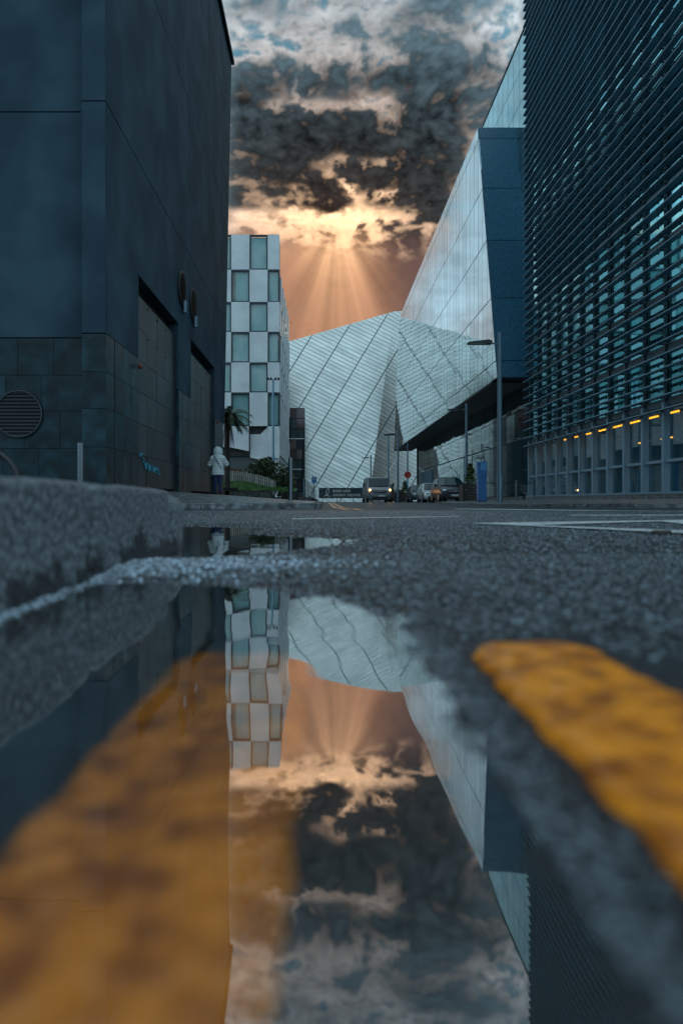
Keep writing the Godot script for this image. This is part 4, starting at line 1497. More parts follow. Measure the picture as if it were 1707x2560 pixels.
func right_pavement() -> void:
	rng.seed = 73
	# kerb line seen from the street: down from the parking bay, then round to the right
	var path := [Vector2(9.6, 36.6), Vector2(7.6, 36.2), Vector2(6.2, 35.2), Vector2(5.55, 33.6), Vector2(5.4, 31.5), Vector2(5.4, 29.5), Vector2(5.42, 27.5), Vector2(5.46, 25.5), Vector2(5.55, 23.5), Vector2(5.75, 21.6), Vector2(6.15, 19.8), Vector2(6.8, 18.2), Vector2(7.7, 16.9), Vector2(8.8, 15.9), Vector2(10.2, 15.2), Vector2(12.0, 14.8), Vector2(15.0, 14.5), Vector2(19.0, 14.4)]
	var top := func(x: float, d: float) -> float:
		return lerpf(road_far(d) + 0.115, 0.19, smoothstep(5.4, 11.2, x) * smoothstep(15.0, 22.0, d))
	var kerb := thing("street_kerb", "long low kerb curving round in front of the glass block", "kerb", Vector3(6.0, -0.05, -22.0))
	for i in path.size() - 1:
		var p: Vector2 = path[i]
		var q: Vector2 = path[i + 1]
		var n := maxi(1, int(p.distance_to(q) / 1.0))
		for k in n:
			var a := p.lerp(q, float(k) / n)
			var c := p.lerp(q, float(k + 1) / n)
			var y := road_far((a.y + c.y) / 2)
			kerb_piece(kerb, a, c, y, y + 0.115, 0.2)
	var b := MB.new()
	var pts := []
	var cols := 9
	for i in range(path.size() - 2, -1, -1):
		var p: Vector2 = path[i]
		var e := Vector2(12.0, maxf(p.y, 21.0)) if p.y < 36.7 else Vector2(12.0, p.y)
		if i == 0: e = Vector2(12.0, 40.0)
		for k in cols:
			var w := (p + (e - p).normalized() * 0.1).lerp(e, k / (cols - 1.0))
			pts.append(Vector3(w.x, top.call(w.x, w.y) - 0.004, -w.y))
	var rev := []
	for i in range(pts.size() / cols):
		for k in cols: rev.append(pts[i * cols + k])
	b.grid(rev, cols)
	var o := struct("pavement", b.mesh(), M.slab[1])
	o.set_meta("label", "broad pavement in front of the glass block")
	b = MB.new()
	b.box(Vector3(11.2, -0.08, -62.0), Vector3(3.4, 0.36, 48.0))
	o = struct("pavement", b.mesh(), M.slab[0])
	o.set_meta("label", "pavement under the hanging mirrored box")
	b = MB.new()
	b.box(Vector3(-3.6, -0.1, -72.0), Vector3(6.8, 0.5, 64.0))

# ------------------------------------------------------------------ street furniture
func lamp_post(at: Vector3, h: float, label: String) -> Node3D:
	var o := thing("street_lamp", label, "street lamp", at, 0.0, "slim street lamps")
	var b := MB.new()
	b.tube([Vector3(0, 0, 0), Vector3(0, 1.1, 0), Vector3(0, 1.15, 0), Vector3(0, h, 0)], [0.105, 0.105, 0.085, 0.07], 14)
	part(o, "pole", b.mesh(), M.pole)
	b = MB.new()
	b.tube([Vector3(-0.02, h - 0.42, 0), Vector3(-0.4, h - 0.36, 0)], [0.03, 0.03], 8)
	part(o, "arm", b.mesh(), M.pole)
	b = MB.new()
	b.prism(PackedVector2Array([Vector2(-1.15, h - 0.41), Vector2(-0.3, h - 0.42), Vector2(-0.3, h - 0.32), Vector2(-0.42, h - 0.28), Vector2(-1.15, h - 0.37)]), Vector3.ZERO, Vector3.RIGHT, EU, -0.16, 0.16)
	var head := part(o, "lamp_head", b.mesh(), M.dark_metal)
	part(head, "lens", boxm(Vector3(0.6, 0.015, 0.24)), M.lens, Vector3(-0.8, h - 0.424, 0))
	b = MB.new()
	b.box(Vector3(-0.08, 0.75, 0.07), Vector3(0.1, 0.5, 0.06))
	part(o, "hatch", boxm(Vector3(0.1, 0.45, 0.03)), M.pole, Vector3(0, 0.7, 0.1))
	return o

func twin_lamp(at: Vector3, h: float, label: String) -> void:
	var o := thing("twin_lamp", label, "street lamp", at)
	var b := MB.new()
	b.tube([Vector3(0, 0, 0), Vector3(0, 2.3, 0), Vector3(0, 2.35, 0), Vector3(0, h, 0)], [0.16, 0.15, 0.11, 0.09], 12)
	part(o, "pole", b.mesh(), M.pole_blue)
	b = MB.new()
	b.box(Vector3(0, h, 0), Vector3(1.1, 0.06, 0.06))
	part(o, "crossbar", b.mesh(), M.dark_metal)
	for s in [-0.42, -0.18, 0.2, 0.45]:
		b = MB.new()
		b.ball(Vector3(s, h + 0.12, 0.02), Vector3(0.1, 0.09, 0.13), 8, 6)
		part(o, "floodlight", b.mesh(), M.dark_metal)

func bollard(at: Vector3, h: float, r: float, label: String) -> void:
	var o := thing("bollard", label, "bollard", at, 0.0, "steel bollards")
	var b := MB.new()
	b.tube([Vector3(0, 0, 0), Vector3(0, h - 0.015, 0), Vector3(0, h, 0)], [r, r, r * 0.9], 24)
	part(o, "post", b.mesh(), M.steel)
	b = MB.new()
	b.tube([Vector3(0, 0, 0), Vector3(0, 0.02, 0)], [r * 1.25, r * 1.2], 20)
	part(o, "collar", b.mesh(), M.dark_metal)

func leaf_crown(n: int, blobs: Array, size: float, tone: Array, seed_: int) -> ArrayMesh:
	rng.seed = seed_
	var b := MB.new()
	b.colored = true
	for i in n:
		var q: Array = blobs[rng.randi_range(0, blobs.size() - 1)]
		var dir := Vector3(rng.randfn(), rng.randfn(), rng.randfn()).normalized()
		var c: Vector3 = q[0] + dir * q[1] * pow(rng.randf(), 0.35)
		var axis := (dir + Vector3(rng.randfn(), rng.randfn() + 0.4, rng.randfn()) * 0.7).normalized()
		var s := axis.cross(Vector3(rng.randfn(), rng.randfn(), rng.randfn())).normalized()
		var l := size * rng.randf_range(0.6, 1.3)
		var k: Color = tone[rng.randi_range(0, tone.size() - 1)]
		b.tint = k * rng.randf_range(0.7, 1.25)
		var up := axis * l
		var wd := s * l * 0.28
		b.quad(c, c + up * 0.5 + wd, c + up, c + up * 0.5 - wd)
	return b.mesh()

func planter(at: Vector3, w: float, h: float, label: String, tall: float, seed_: int) -> void:
	var o := thing("planter", label, "planter", at, 0.0, "street planters")
	var wood := mat(lin(0.03, 0.026, 0.025), 0.6)
	for k in 6:
		var y := 0.08 + (h - 0.14) * (k + 0.5) / 6.0
		for s in 4:
			var t := Basis(Vector3.UP, s * PI / 2)
			var b := MB.new()
			b.box(t * Vector3(0, y, w / 2 - 0.03), Vector3(w - 0.09, (h - 0.14) / 6.0 - 0.012, 0.03), t)
			if s != 2: part(o, "board", b.mesh(), wood)
	for s in 4:
		var b := MB.new()
		b.box(Basis(Vector3.UP, s * PI / 2) * Vector3(w / 2 - 0.045, h / 2, w / 2 - 0.045), Vector3(0.09, h, 0.09))
		part(o, "corner_post", b.mesh(), M.black)
	var d := MB.new()
	d.box(Vector3(0, h / 2, w / 2 - 0.008), Vector3(0.06, sqrt(w * w + h * h) * 0.86, 0.02), Basis(Vector3(0, 0, 1), atan2(w - 0.1, h - 0.1)))
	part(o, "brace", d.mesh(), M.black)
	part(o, "soil", boxm(Vector3(w - 0.12, 0.08, w - 0.12)), mat(lin(0.03, 0.022, 0.016), 0.95), Vector3(0, h - 0.12, 0))
	var green := [Color(0.03, 0.07, 0.015), Color(0.06, 0.1, 0.02), Color(0.12, 0.13, 0.03), Color(0.02, 0.045, 0.015)]
	var p := thing("shrub", "pointed shrub in the %s" % label, "shrub", at + Vector3(0, h - 0.1, 0), 0.0, "shrubs in planters")
	var st := MB.new()
	st.tube([Vector3(0, 0, 0), Vector3(0.01, tall * 0.6, 0)], [0.025, 0.012], 6)
	part(p, "trunk", st.mesh(), M.bark)
	var bl := []
	for k in 7:
		var f := k / 6.0
		bl.append([Vector3(sin(k * 2.2) * 0.08 * (1 - f), 0.08 + tall * 0.9 * f, cos(k * 1.7) * 0.08), lerpf(0.34, 0.05, f) * w])
	part(p, "crown", leaf_crown(900, bl, 0.11, green, seed_), M.leaf)

func street_furniture() -> void:
	rng.seed = 81
	lamp_post(Vector3(6.32, 0.06, -24.5), 6.1, "slim street lamp nearest the slatted glass block")
	lamp_post(Vector3(8.92, 0.1, -42.6), 6.1, "slim street lamp beside the dark people carrier")
	lamp_post(Vector3(6.28, 0.0, -57.5), 6.1, "slim street lamp between the van and the parked cars")
	var s4 := lamp_post(Vector3(8.75, 0.1, -71.0), 6.0, "slim street lamp carrying the round red sign")
	lamp_post(Vector3(6.06, 0.0, -87.0), 6.0, "slim street lamp behind the van before the theatre")
	twin_lamp(Vector3(-4.32, 0.3, -59.0), 10.3, "tall pale blue floodlight mast before the hotel")
	twin_lamp(Vector3(7.9, 0.0, -83.0), 8.1, "tall floodlight mast near the theatre's added dark bend")
	bollard(Vector3(-0.75, 0.105, -15.7), 1.0, 0.053, "brushed steel bollard on the corner of the sloping pavement")
	bollard(Vector3(-3.55, 0.1, -10.0), 0.86, 0.05, "steel bollard before the round wall vent")
	bollard(Vector3(7.4, 0.12, -29.0), 0.95, 0.045, "steel bollard beside the blue ticket machine")
	bollard(Vector3(8.9, 0.14, -31.5), 0.95, 0.045, "steel bollard before the doors under the mirrored hall")
	# round sign and blue plate on the fourth lamp
	var o := thing("round_sign", "round red sign fixed halfway up a lamp post", "sign", s4.position + Vector3(0, 2.75, 0.1))
	var b := MB.new()
	var disc := PackedVector2Array()
	for i in 28: disc.append(Vector2(cos(TAU * i / 28), sin(TAU * i / 28)) * 0.36)
	b.prism(disc, Vector3.ZERO, Vector3.RIGHT, EU, 0.0, 0.03)
	part(o, "disc", b.mesh(), M.red)
	part(o, "bar", boxm(Vector3(0.5, 0.1, 0.01)), mat(lin(0.24, 0.03, 0.025), 0.5), Vector3(0, 0, 0.038))
	part(o, "bracket", boxm(Vector3(0.1, 0.2, 0.06)), M.dark_metal, Vector3(0, 0, -0.02))
	o = thing("blue_plate", "narrow pale blue notice under the round red sign", "sign", s4.position + Vector3(-0.05, 1.75, 0.1))
	part(o, "plate", boxm(Vector3(0.24, 0.75, 0.02)), mat(lin(0.1, 0.35, 0.5), 0.4))
	part(o, "bracket", boxm(Vector3(0.08, 0.1, 0.05)), M.dark_metal, Vector3(0.05, 0, -0.025))
	# parking sign
	o = thing("parking_sign", "small blue parking sign on a thin post before the theatre", "sign", Vector3(-0.67, 0.05, -50.0))
	b = MB.new()
	b.tube([Vector3(0, 0, 0), Vector3(0, 1.78, 0)], [0.03, 0.03], 8)
	part(o, "post", b.mesh(), M.dark_metal)
	part(o, "plate", boxm(Vector3(0.36, 0.48, 0.02)), M.meter_pale, Vector3(0, 1.6, 0.04))
	part(o, "blue_field", boxm(Vector3(0.26, 0.26, 0.008)), M.meter_blue, Vector3(0, 1.68, 0.055))
	var font := SystemFont.new()
	font.font_names = PackedStringArray(["Droid Sans"])
	var t := TextMesh.new()
	t.text = "P"
	t.font = font
	t.font_size = 64
	t.pixel_size = 0.0038
	t.depth = 0.01
	part(o, "letter", t, M.white, Vector3(0, 1.68, 0.062))
	b = MB.new()
	b.box(Vector3(-0.06, 1.46, 0.056), Vector3(0.17, 0.035, 0.01), Basis(Vector3(0, 0, 1), 0.5))
	part(o, "arrow", b.mesh(), M.black)
	# ticket machine
	o = thing("ticket_machine", "tall blue parking ticket machine beside the wooden planter", "machine", Vector3(7.18, 0.1, -31.0))
	b = MB.new()
	b.prism(PackedVector2Array([Vector2(-0.19, 0), Vector2(0.19, 0), Vector2(0.19, 1.09), Vector2(-0.19, 1.09)]), Vector3.ZERO, Vector3.RIGHT, EU, -0.17, 0.17)
	part(o, "body", b.mesh(), M.meter_blue)
	b = MB.new()
	b.prism(PackedVector2Array([Vector2(-0.2, 1.10), Vector2(0.2, 1.10), Vector2(0.2, 1.79), Vector2(0.17, 1.82), Vector2(-0.2, 1.78)]), Vector3.ZERO, Vector3.RIGHT, EU, -0.19, 0.19)
	part(o, "head", b.mesh(), M.meter_blue)
	part(o, "panel", boxm(Vector3(0.25, 0.34, 0.015)), M.meter_pale, Vector3(0.04, 1.56, 0.198))
	part(o, "slot", boxm(Vector3(0.05, 0.05, 0.02)), M.black, Vector3(-0.14, 1.66, 0.198))
	part(o, "hinge", boxm(Vector3(0.38, 0.02, 0.34)), M.dark_metal, Vector3(0, 1.095, 0))
	part(o, "plinth", boxm(Vector3(0.42, 0.06, 0.38)), M.dark_metal, Vector3(0, 0.0, 0))
	planter(Vector3(7.62, 0.06, -35.4), 1.0, 0.98, "black wooden planter beside the blue ticket machine", 1.05, 301)
	planter(Vector3(7.15, 0.0, -60.0), 1.0, 0.9, "black wooden planter behind a lamp post by the parked cars", 1.0, 302)
	planter(Vector3(5.95, 0.0, -60.5), 1.0, 0.9, "black wooden planter close to the parked van", 0.6, 303)
	# cycle hoop
	o = thing("cycle_hoop", "black tubular cycle hoop at the front of the stone building", "cycle stand", Vector3(-3.3, 0.1, -6.6))
	b = MB.new()
	var pts := []
	var rr := []
	pts.append(Vector3(-0.36, 0, 0)); rr.append(0.025)
	for i in 17:
		var a := PI - PI * i / 16.0
		pts.append(Vector3(cos(a) * 0.36, 0.15 + sin(a) * 0.36, 0)); rr.append(0.025)
	pts.append(Vector3(0.36, 0, 0)); rr.append(0.025)
	b.tube(pts, rr, 10)
	part(o, "hoop", b.mesh(), M.plastic)
	for s in [-0.36, 0.36]:
		b = MB.new()
		b.tube([Vector3(s, 0, 0), Vector3(s, 0.012, 0)], [0.06, 0.055], 12)
		part(o, "foot_plate", b.mesh(), M.dark_metal)
	# handrail before the mirrored doors
	o = thing("handrail", "thin steel handrail before the mirrored doors", "railing", Vector3(9.6, 0.12, -36.0))
	for k in 4:
		b = MB.new()
		b.tube([Vector3(-1.5 + k, 0, 0), Vector3(-1.5 + k, 0.95, 0)], [0.022, 0.022], 8)
		part(o, "post", b.mesh(), M.steel)
	b = MB.new()
	b.tube([Vector3(-1.55, 0.95, 0), Vector3(1.55, 0.95, 0)], [0.025, 0.025], 8)
	part(o, "rail", b.mesh(), M.steel)
	# low slatted gate on the left, its posts falling away to the right
	o = thing("slatted_gate", "dark metal gate whose slats step down towards the parking sign", "gate", Vector3(-1.0, 0.08, -40.0))
	for k in 9:
		var h := [1.32, 1.28, 1.2, 1.14, 1.04, 0.96, 0.88, 0.78, 0.66][k] as float
		part(o, "slat", boxm(Vector3(0.035, h, 0.12)), M.dark_metal, Vector3(-0.06 + k * 0.075, h / 2, -k * 0.12))
	part(o, "crossbar", boxm(Vector3(0.55, 0.05, 0.05)), M.dark_metal, Vector3(-0.38, 0.72, 0.0))
	part(o, "post", boxm(Vector3(0.07, 1.36, 0.09)), M.pole, Vector3(-0.13, 0.68, 0))
	part(o, "post", boxm(Vector3(0.07, 0.78, 0.07)), M.pole, Vector3(-0.65, 0.39, 0))
	part(o, "box", boxm(Vector3(0.36, 0.52, 0.3)), M.steel_door[0], Vector3(-0.4, 0.28, -0.1))

# ------------------------------------------------------------------ garden before the hotel
func garden() -> void:
	rng.seed = 91
	var green := [Color(0.012, 0.03, 0.012), Color(0.025, 0.05, 0.018), Color(0.05, 0.08, 0.03), Color(0.14, 0.15, 0.07)]
	# raised ground
	var b := MB.new()
	b.box(Vector3(-11.0, 0.08, -65.0), Vector3(20.6, 0.5, 54.0))
	struct("forecourt", b.mesh(), M.concrete)
	# bed wall and bench
	var o := thing("bed_wall", "low concrete wall round the grass bed", "wall", Vector3(-3.5, 0.3, -35.0))
	for k in 3:
		part(o, "block", boxm(Vector3(0.58, 0.34, 0.25)), M.concrete, Vector3(-0.55 + k * 0.59, 0.16, 0))
	part(o, "coping", boxm(Vector3(1.84, 0.04, 0.32)), M.concrete, Vector3(0.03, 0.35, 0))
	o = thing("concrete_bench", "small dark topped concrete bench behind the woman", "bench", Vector3(-4.75, 0.3, -34.5))
	part(o, "seat", boxm(Vector3(0.85, 0.12, 0.5)), M.black, Vector3(0, 0.42, 0))
	part(o, "leg", boxm(Vector3(0.36, 0.37, 0.36)), M.concrete, Vector3(0.22, 0.18, 0))
	part(o, "leg", boxm(Vector3(0.1, 0.37, 0.36)), M.concrete, Vector3(-0.35, 0.18, 0))
	# grass mound
	var m := MB.new()
	var pts := []
	for i in 13:
		for j in 20:
			var x := -6.4 + 5.0 * j / 19.0
			var d := 35.2 + 6.5 * i / 12.0
			var hgt := 0.33 + 0.40 * smoothstep(0.0, 4.0, d - 35.2) * smoothstep(-2.6, -4.9, x) + 0.18 * smoothstep(0.0, 3.0, d - 35.2)
			pts.append(Vector3(x, 0.3 + hgt, -d))
	m.grid(pts, 20)
	var lawn := struct("lawn", m.mesh(), mat(lin(0.03, 0.08, 0.012), 0.9))
	lawn.set_meta("label", "bright grass mound behind the low wall")
	var gb := MB.new()
	gb.colored = true
	for i in 7000:
		var x := rng.randf_range(-6.3, -1.6)
		var d := rng.randf_range(35.3, 41.0)
		var hgt := 0.63 + 0.40 * smoothstep(0.0, 4.0, d - 35.2) * smoothstep(-2.6, -4.9, x) + 0.18 * smoothstep(0.0, 3.0, d - 35.2)
		var p := Vector3(x, hgt, -d)
		var q := rng.randf() * TAU
		var s := Vector3(cos(q), 0, sin(q)) * 0.012
		gb.tint = Color(0.05, 0.14, 0.015) * rng.randf_range(0.6, 1.5)
		gb.tri(p - s, p + s, p + Vector3(rng.randfn() * 0.03, rng.randf_range(0.05, 0.12), rng.randfn() * 0.03))
	var go := part(self, "grass", gb.mesh(), M.leaf)
	go.set_meta("kind", "stuff")
	go.set_meta("label", "short bright grass on the mound")
	go.set_meta("category", "grass")
	# picket fence
	o = thing("picket_fence", "pale timber picket fence curving round the grass mound", "fence", Vector3(-4.0, 0.3, -42.0))
	var n := 24
	for k in n:
		var t := k / (n - 1.0)
		var px := lerpf(576.0, 688.0, pow(t, 0.96))
		var d := lerpf(40.5, 46.0, t)
		var bottom := P(px, lerpf(1209.0, 1231.0, smoothstep(0.0, 0.9, t)), d)
		var topy := P(px, lerpf(1177.0, 1201.0, t * t * 0.7 + t * 0.3), d).y + rng.randf_range(-0.02, 0.03)
		part(o, "picket", boxm(Vector3(0.065, topy - bottom.y + 0.15, 0.03)), M.timber[rng.randi_range(0, 2)], Vector3(bottom.x, (topy + bottom.y - 0.15) / 2, -d) - o.position)
	for r in [0.25, 0.75]:
		b = MB.new()
		var line := []
		var rr := []
		for k in 9:
			var t := k / 8.0
			var px := lerpf(576.0, 688.0, pow(t, 0.96))
			var d := lerpf(40.5, 46.0, t) + 0.05
			var y0 := P(px, lerpf(1209.0, 1231.0, smoothstep(0.0, 0.9, t)), d).y
			var y1 := P(px, lerpf(1177.0, 1201.0, t * t * 0.7 + t * 0.3), d).y
			line.append(Vector3(P(px, 1200, d).x, lerpf(y0, y1, r), -d) - o.position)
			rr.append(0.022)
		b.tube(line, rr, 5)
		part(o, "rail", b.mesh(), M.timber[0])
	# big dark bush
	o = thing("round_bush", "big dark leafy bush beside the picket fence", "bush", Vector3(-3.85, 0.3, -47.0))
	var blobs := [[Vector3(-0.9, 0.95, 0), 0.75], [Vector3(-0.2, 1.35, 0.1), 0.8], [Vector3(0.5, 1.3, 0), 0.75], [Vector3(1.0, 0.95, 0), 0.62], [Vector3(-1.4, 0.7, 0.1), 0.5], [Vector3(0.4, 0.6, 0.2), 0.8], [Vector3(1.05, 0.45, 0.1), 0.55], [Vector3(-0.1, 1.75, 0), 0.5], [Vector3(-0.6, 1.45, 0), 0.55]]
	var big := []
	for q in blobs: big.append([q[0] * 1.22, q[1] * 1.2])
	part(o, "crown", leaf_crown(5200, big, 0.2, green, 501), M.leaf)
	for s in 4:
		b = MB.new()
		b.tube([Vector3(s * 0.2 - 0.3, 0, 0), Vector3(s * 0.5 - 0.75, 1.0, 0)], [0.05, 0.02], 6)
		part(o, "stem", b.mesh(), M.bark)
	o = thing("yellow_flowers", "patch of bright yellow flowers along the low wall", "flowers", P(638, 1229, 35.4))
	part(o, "blossom", leaf_crown(160, [[Vector3(-0.1, 0.0, 0), 0.12], [Vector3(0.1, 0, 0), 0.1]], 0.08, [Color(0.55, 0.6, 0.04), Color(0.4, 0.5, 0.03)], 511), M.leaf)
	# palm
	o = thing("palm_tree", "shaggy palm with dead brown fronds at the end of the stone building", "palm", Vector3(-4.98, 0.3, -35.5))
	b = MB.new()
	b.tube([Vector3(0, 0, 0), Vector3(0.03, 1.5, 0), Vector3(-0.02, 3.0, 0), Vector3(0.02, 4.05, 0)], [0.16, 0.12, 0.12, 0.16], 10)
	part(o, "trunk", b.mesh(), M.bark)
	for k in 64:
		var dead := k >= 46
		var az := k * 2.399 + rng.randf() * 0.4
		var tilt := rng.randf_range(0.25, 1.25) if not dead else rng.randf_range(-1.25, -0.75)
		var l := rng.randf_range(1.0, 1.35) if not dead else rng.randf_range(0.9, 1.6)
		var fb := MB.new()
		fb.colored = true
		var dir := Vector3(cos(az) * cos(tilt), sin(tilt), sin(az) * cos(tilt))
		var p := Vector3(0.02, 4.05, 0)
		var prev := p
		for s in 15:
			var t := (s + 1) / 15.0
			dir = (dir + Vector3(0, -0.11 if not dead else -0.2, 0)).normalized()
			p = prev + dir * l / 15.0
			var side := dir.cross(Vector3.UP).normalized()
			var up := side.cross(dir)
			fb.tint = (Color(0.03, 0.055, 0.012) if not dead else Color(0.07, 0.035, 0.03)) * rng.randf_range(0.7, 1.5)
			fb.quad(prev - side * 0.012, prev + side * 0.012, p + side * 0.012, p - side * 0.012)
			for q in [-1.0, 1.0]:
				var tip: Vector3 = p + side * q * 0.30 * (1.0 - t * 0.6) * (1.0 if not dead else 0.25) + dir * 0.24 + Vector3(0, -0.08, 0) + up * 0.04
				fb.tri(p, p + dir * 0.07, tip)
				fb.tri(p + dir * 0.035, p + dir * 0.09, tip + dir * 0.05 - Vector3(0, 0.09, 0))
			prev = p
		part(o, "frond" if not dead else "dead_frond", fb.mesh(), M.leaf)

# ------------------------------------------------------------------ vehicles (front looks to +z, the camera)
func vehicle(called: String, label: String, at: Vector3, turn: float, paint: Material, v: Dictionary) -> Node3D:
	var o := thing(called, label, v.category, at, turn)
	var prof: Array = v.profile      # [z, height of the skin, half width at the belt], from front to back
	var belt: float = v.belt
	var sill := 0.24
	var roof_w: float = v.roof_w
	var b := MB.new()
	var pts := []
	var cols := 14
	for i in prof.size():
		var z: float = prof[i][0]
		var y: float = prof[i][1]
		var w: float = prof[i][2]
		var by := minf(belt, y - 0.04)
		var k := clampf((y - belt) / (v.height - belt), 0.0, 1.0)
		var tw := lerpf(w * 0.93, roof_w, k)
		var half := [Vector2(w * 0.9, sill), Vector2(w * 0.985, sill + 0.12), Vector2(w, lerpf(sill, by, 0.55)), Vector2(w * 0.985, by), Vector2(lerpf(w * 0.95, tw, 0.55), lerpf(by, y, 0.55)), Vector2(tw, y - 0.05), Vector2(tw * 0.75, y)]
		for q in half: pts.append(Vector3(-q.x, q.y, z))
		for j in range(6, -1, -1): pts.append(Vector3(half[j].x, half[j].y, z))
	var rev := []
	for i in prof.size():
		for j in cols: rev.append(pts[i * cols + j])
	b.grid(rev, cols)
	# nose and tail caps
	for i in [0, prof.size() - 1]:
		var c := Vector3(0, (sill + prof[i][1]) / 2, prof[i][0] + (0.03 if i == 0 else -0.03))
		for j in cols:
			var a: Vector3 = pts[i * cols + j]
			var d: Vector3 = pts[i * cols + (j + 1) % cols]
			if i == 0: b.tri(c, d, a)
			else: b.tri(c, a, d)
	part(o, "body", b.mesh(), paint)
	# windscreen and side glass lie just proud of the skin
	var gl := MB.new()
	var w0: Array = v.screen[0]
	var w1: Array = v.screen[1]
	var r := []
	for row in 5:
		var t := row / 4.0
		for j in 9:
			var s := j / 4.0 - 1.0
			var bow := 0.09 * (1.0 - s * s)
			r.append(Vector3(s * lerpf(w0[2], w1[2], t), lerpf(w0[1], w1[1], t) + 0.01, lerpf(w0[0], w1[0], t) + bow + 0.02))
	gl.grid(r, 9)
	part(o, "windscreen", gl.mesh(), M.car_glass)
	for s in [-1.0, 1.0]:
		for q in v.side_glass:
			var sg := MB.new()
			var p := []
			for c in q:
				var k := clampf((c[1] - belt) / (v.height - belt), 0.0, 1.0)
				p.append(Vector3(s * (lerpf(v.width * 0.985, roof_w, k) + 0.012), c[1], c[0]))
			if s > 0: sg.quad(p[0], p[1], p[2], p[3])
			else: sg.quad(p[3], p[2], p[1], p[0])
			part(o, "side_window", sg.mesh(), M.car_glass)
	for s in [-1.0, 1.0]:
		var h := MB.new()
		h.ball(Vector3.ZERO, v.lamp_size, 12, 8)
		var hl := part(o, "headlight", h.mesh(), M.headlamp, Vector3(s * v.lamp_at.x, v.lamp_at.y, v.lamp_at.z))
		hl.rotation = Vector3(-0.25, s * 0.45, s * -0.18)
		if v.lit:
			var bb := MB.new()
			bb.ball(Vector3.ZERO, Vector3(0.085, 0.075, 0.05), 12, 8)
			part(hl, "bulb", bb.mesh(), M.headlamp_lit, Vector3(0, 0.0, v.lamp_size.z * 0.95))
			var l := SpotLight3D.new()
			l.name = "headlight_beam"
			l.light_color = Color(1.0, 0.72, 0.42)
			l.light_energy = 0.35
			l.spot_angle = 35.0
			l.spot_range = 60.0
			l.spot_attenuation = 2.0
			l.light_size = 0.08
			l.shadow_enabled = true
			l.position = Vector3(s * v.lamp_at.x, v.lamp_at.y, v.lamp_at.z + v.lamp_size.z + 0.12)
			l.rotation = Vector3(-0.06, PI, 0)
			o.add_child(l)
		var mi := MB.new()
		mi.ball(Vector3.ZERO, v.mirror_size, 10, 7)
		part(o, "wing_mirror", mi.mesh(), M.plastic if v.dark_mirror else paint, Vector3(s * v.mirror_at.x, v.mirror_at.y, v.mirror_at.z))
	part(o, "grille", boxm(v.grille_size), M.plastic, v.grille_at)
	part(o, "grille_bar", boxm(Vector3(v.grille_size.x * 0.96, 0.03, 0.03)), M.rim, v.grille_at + Vector3(0, 0.01, v.grille_size.z * 0.5 + 0.01))
	var bd := MB.new()
	bd.ball(v.grille_at + Vector3(0, 0.01, v.grille_size.z * 0.5 + 0.03), Vector3(0.075, 0.055, 0.02), 12, 6)
	part(o, "badge", bd.mesh(), M.rim)
	part(o, "lower_grille", boxm(Vector3(v.width * 1.25, 0.17, 0.08)), M.plastic, Vector3(0, 0.36, prof[0][0] - 0.01))
	part(o, "number_plate", boxm(Vector3(0.52, 0.115, 0.02)), M.plate, Vector3(v.plate_x, v.plate_y, prof[0][0] + 0.06))
	for s in [-1.0, 1.0]:
		for z in v.axles:
			var ty := MB.new()
			ty.tube([Vector3(-0.1, 0, 0), Vector3(-0.085, 0, 0), Vector3(0.085, 0, 0), Vector3(0.1, 0, 0)], [0.29, 0.32, 0.32, 0.29], 20)
			var wh := part(o, "wheel", ty.mesh(), M.tyre, Vector3(s * (v.width - 0.085), 0.32, z))
			var rm := MB.new()
			rm.tube([Vector3(s * 0.085, 0, 0), Vector3(s * 0.106, 0, 0)], [0.2, 0.19], 16)
			part(wh, "rim", rm.mesh(), M.rim)
	part(o, "underside", boxm(Vector3(v.width * 1.7, 0.12, absf(prof[0][0] - prof[-1][0]) - 0.5)), M.black, Vector3(0, 0.26, (prof[0][0] + prof[-1][0]) / 2))
	return o

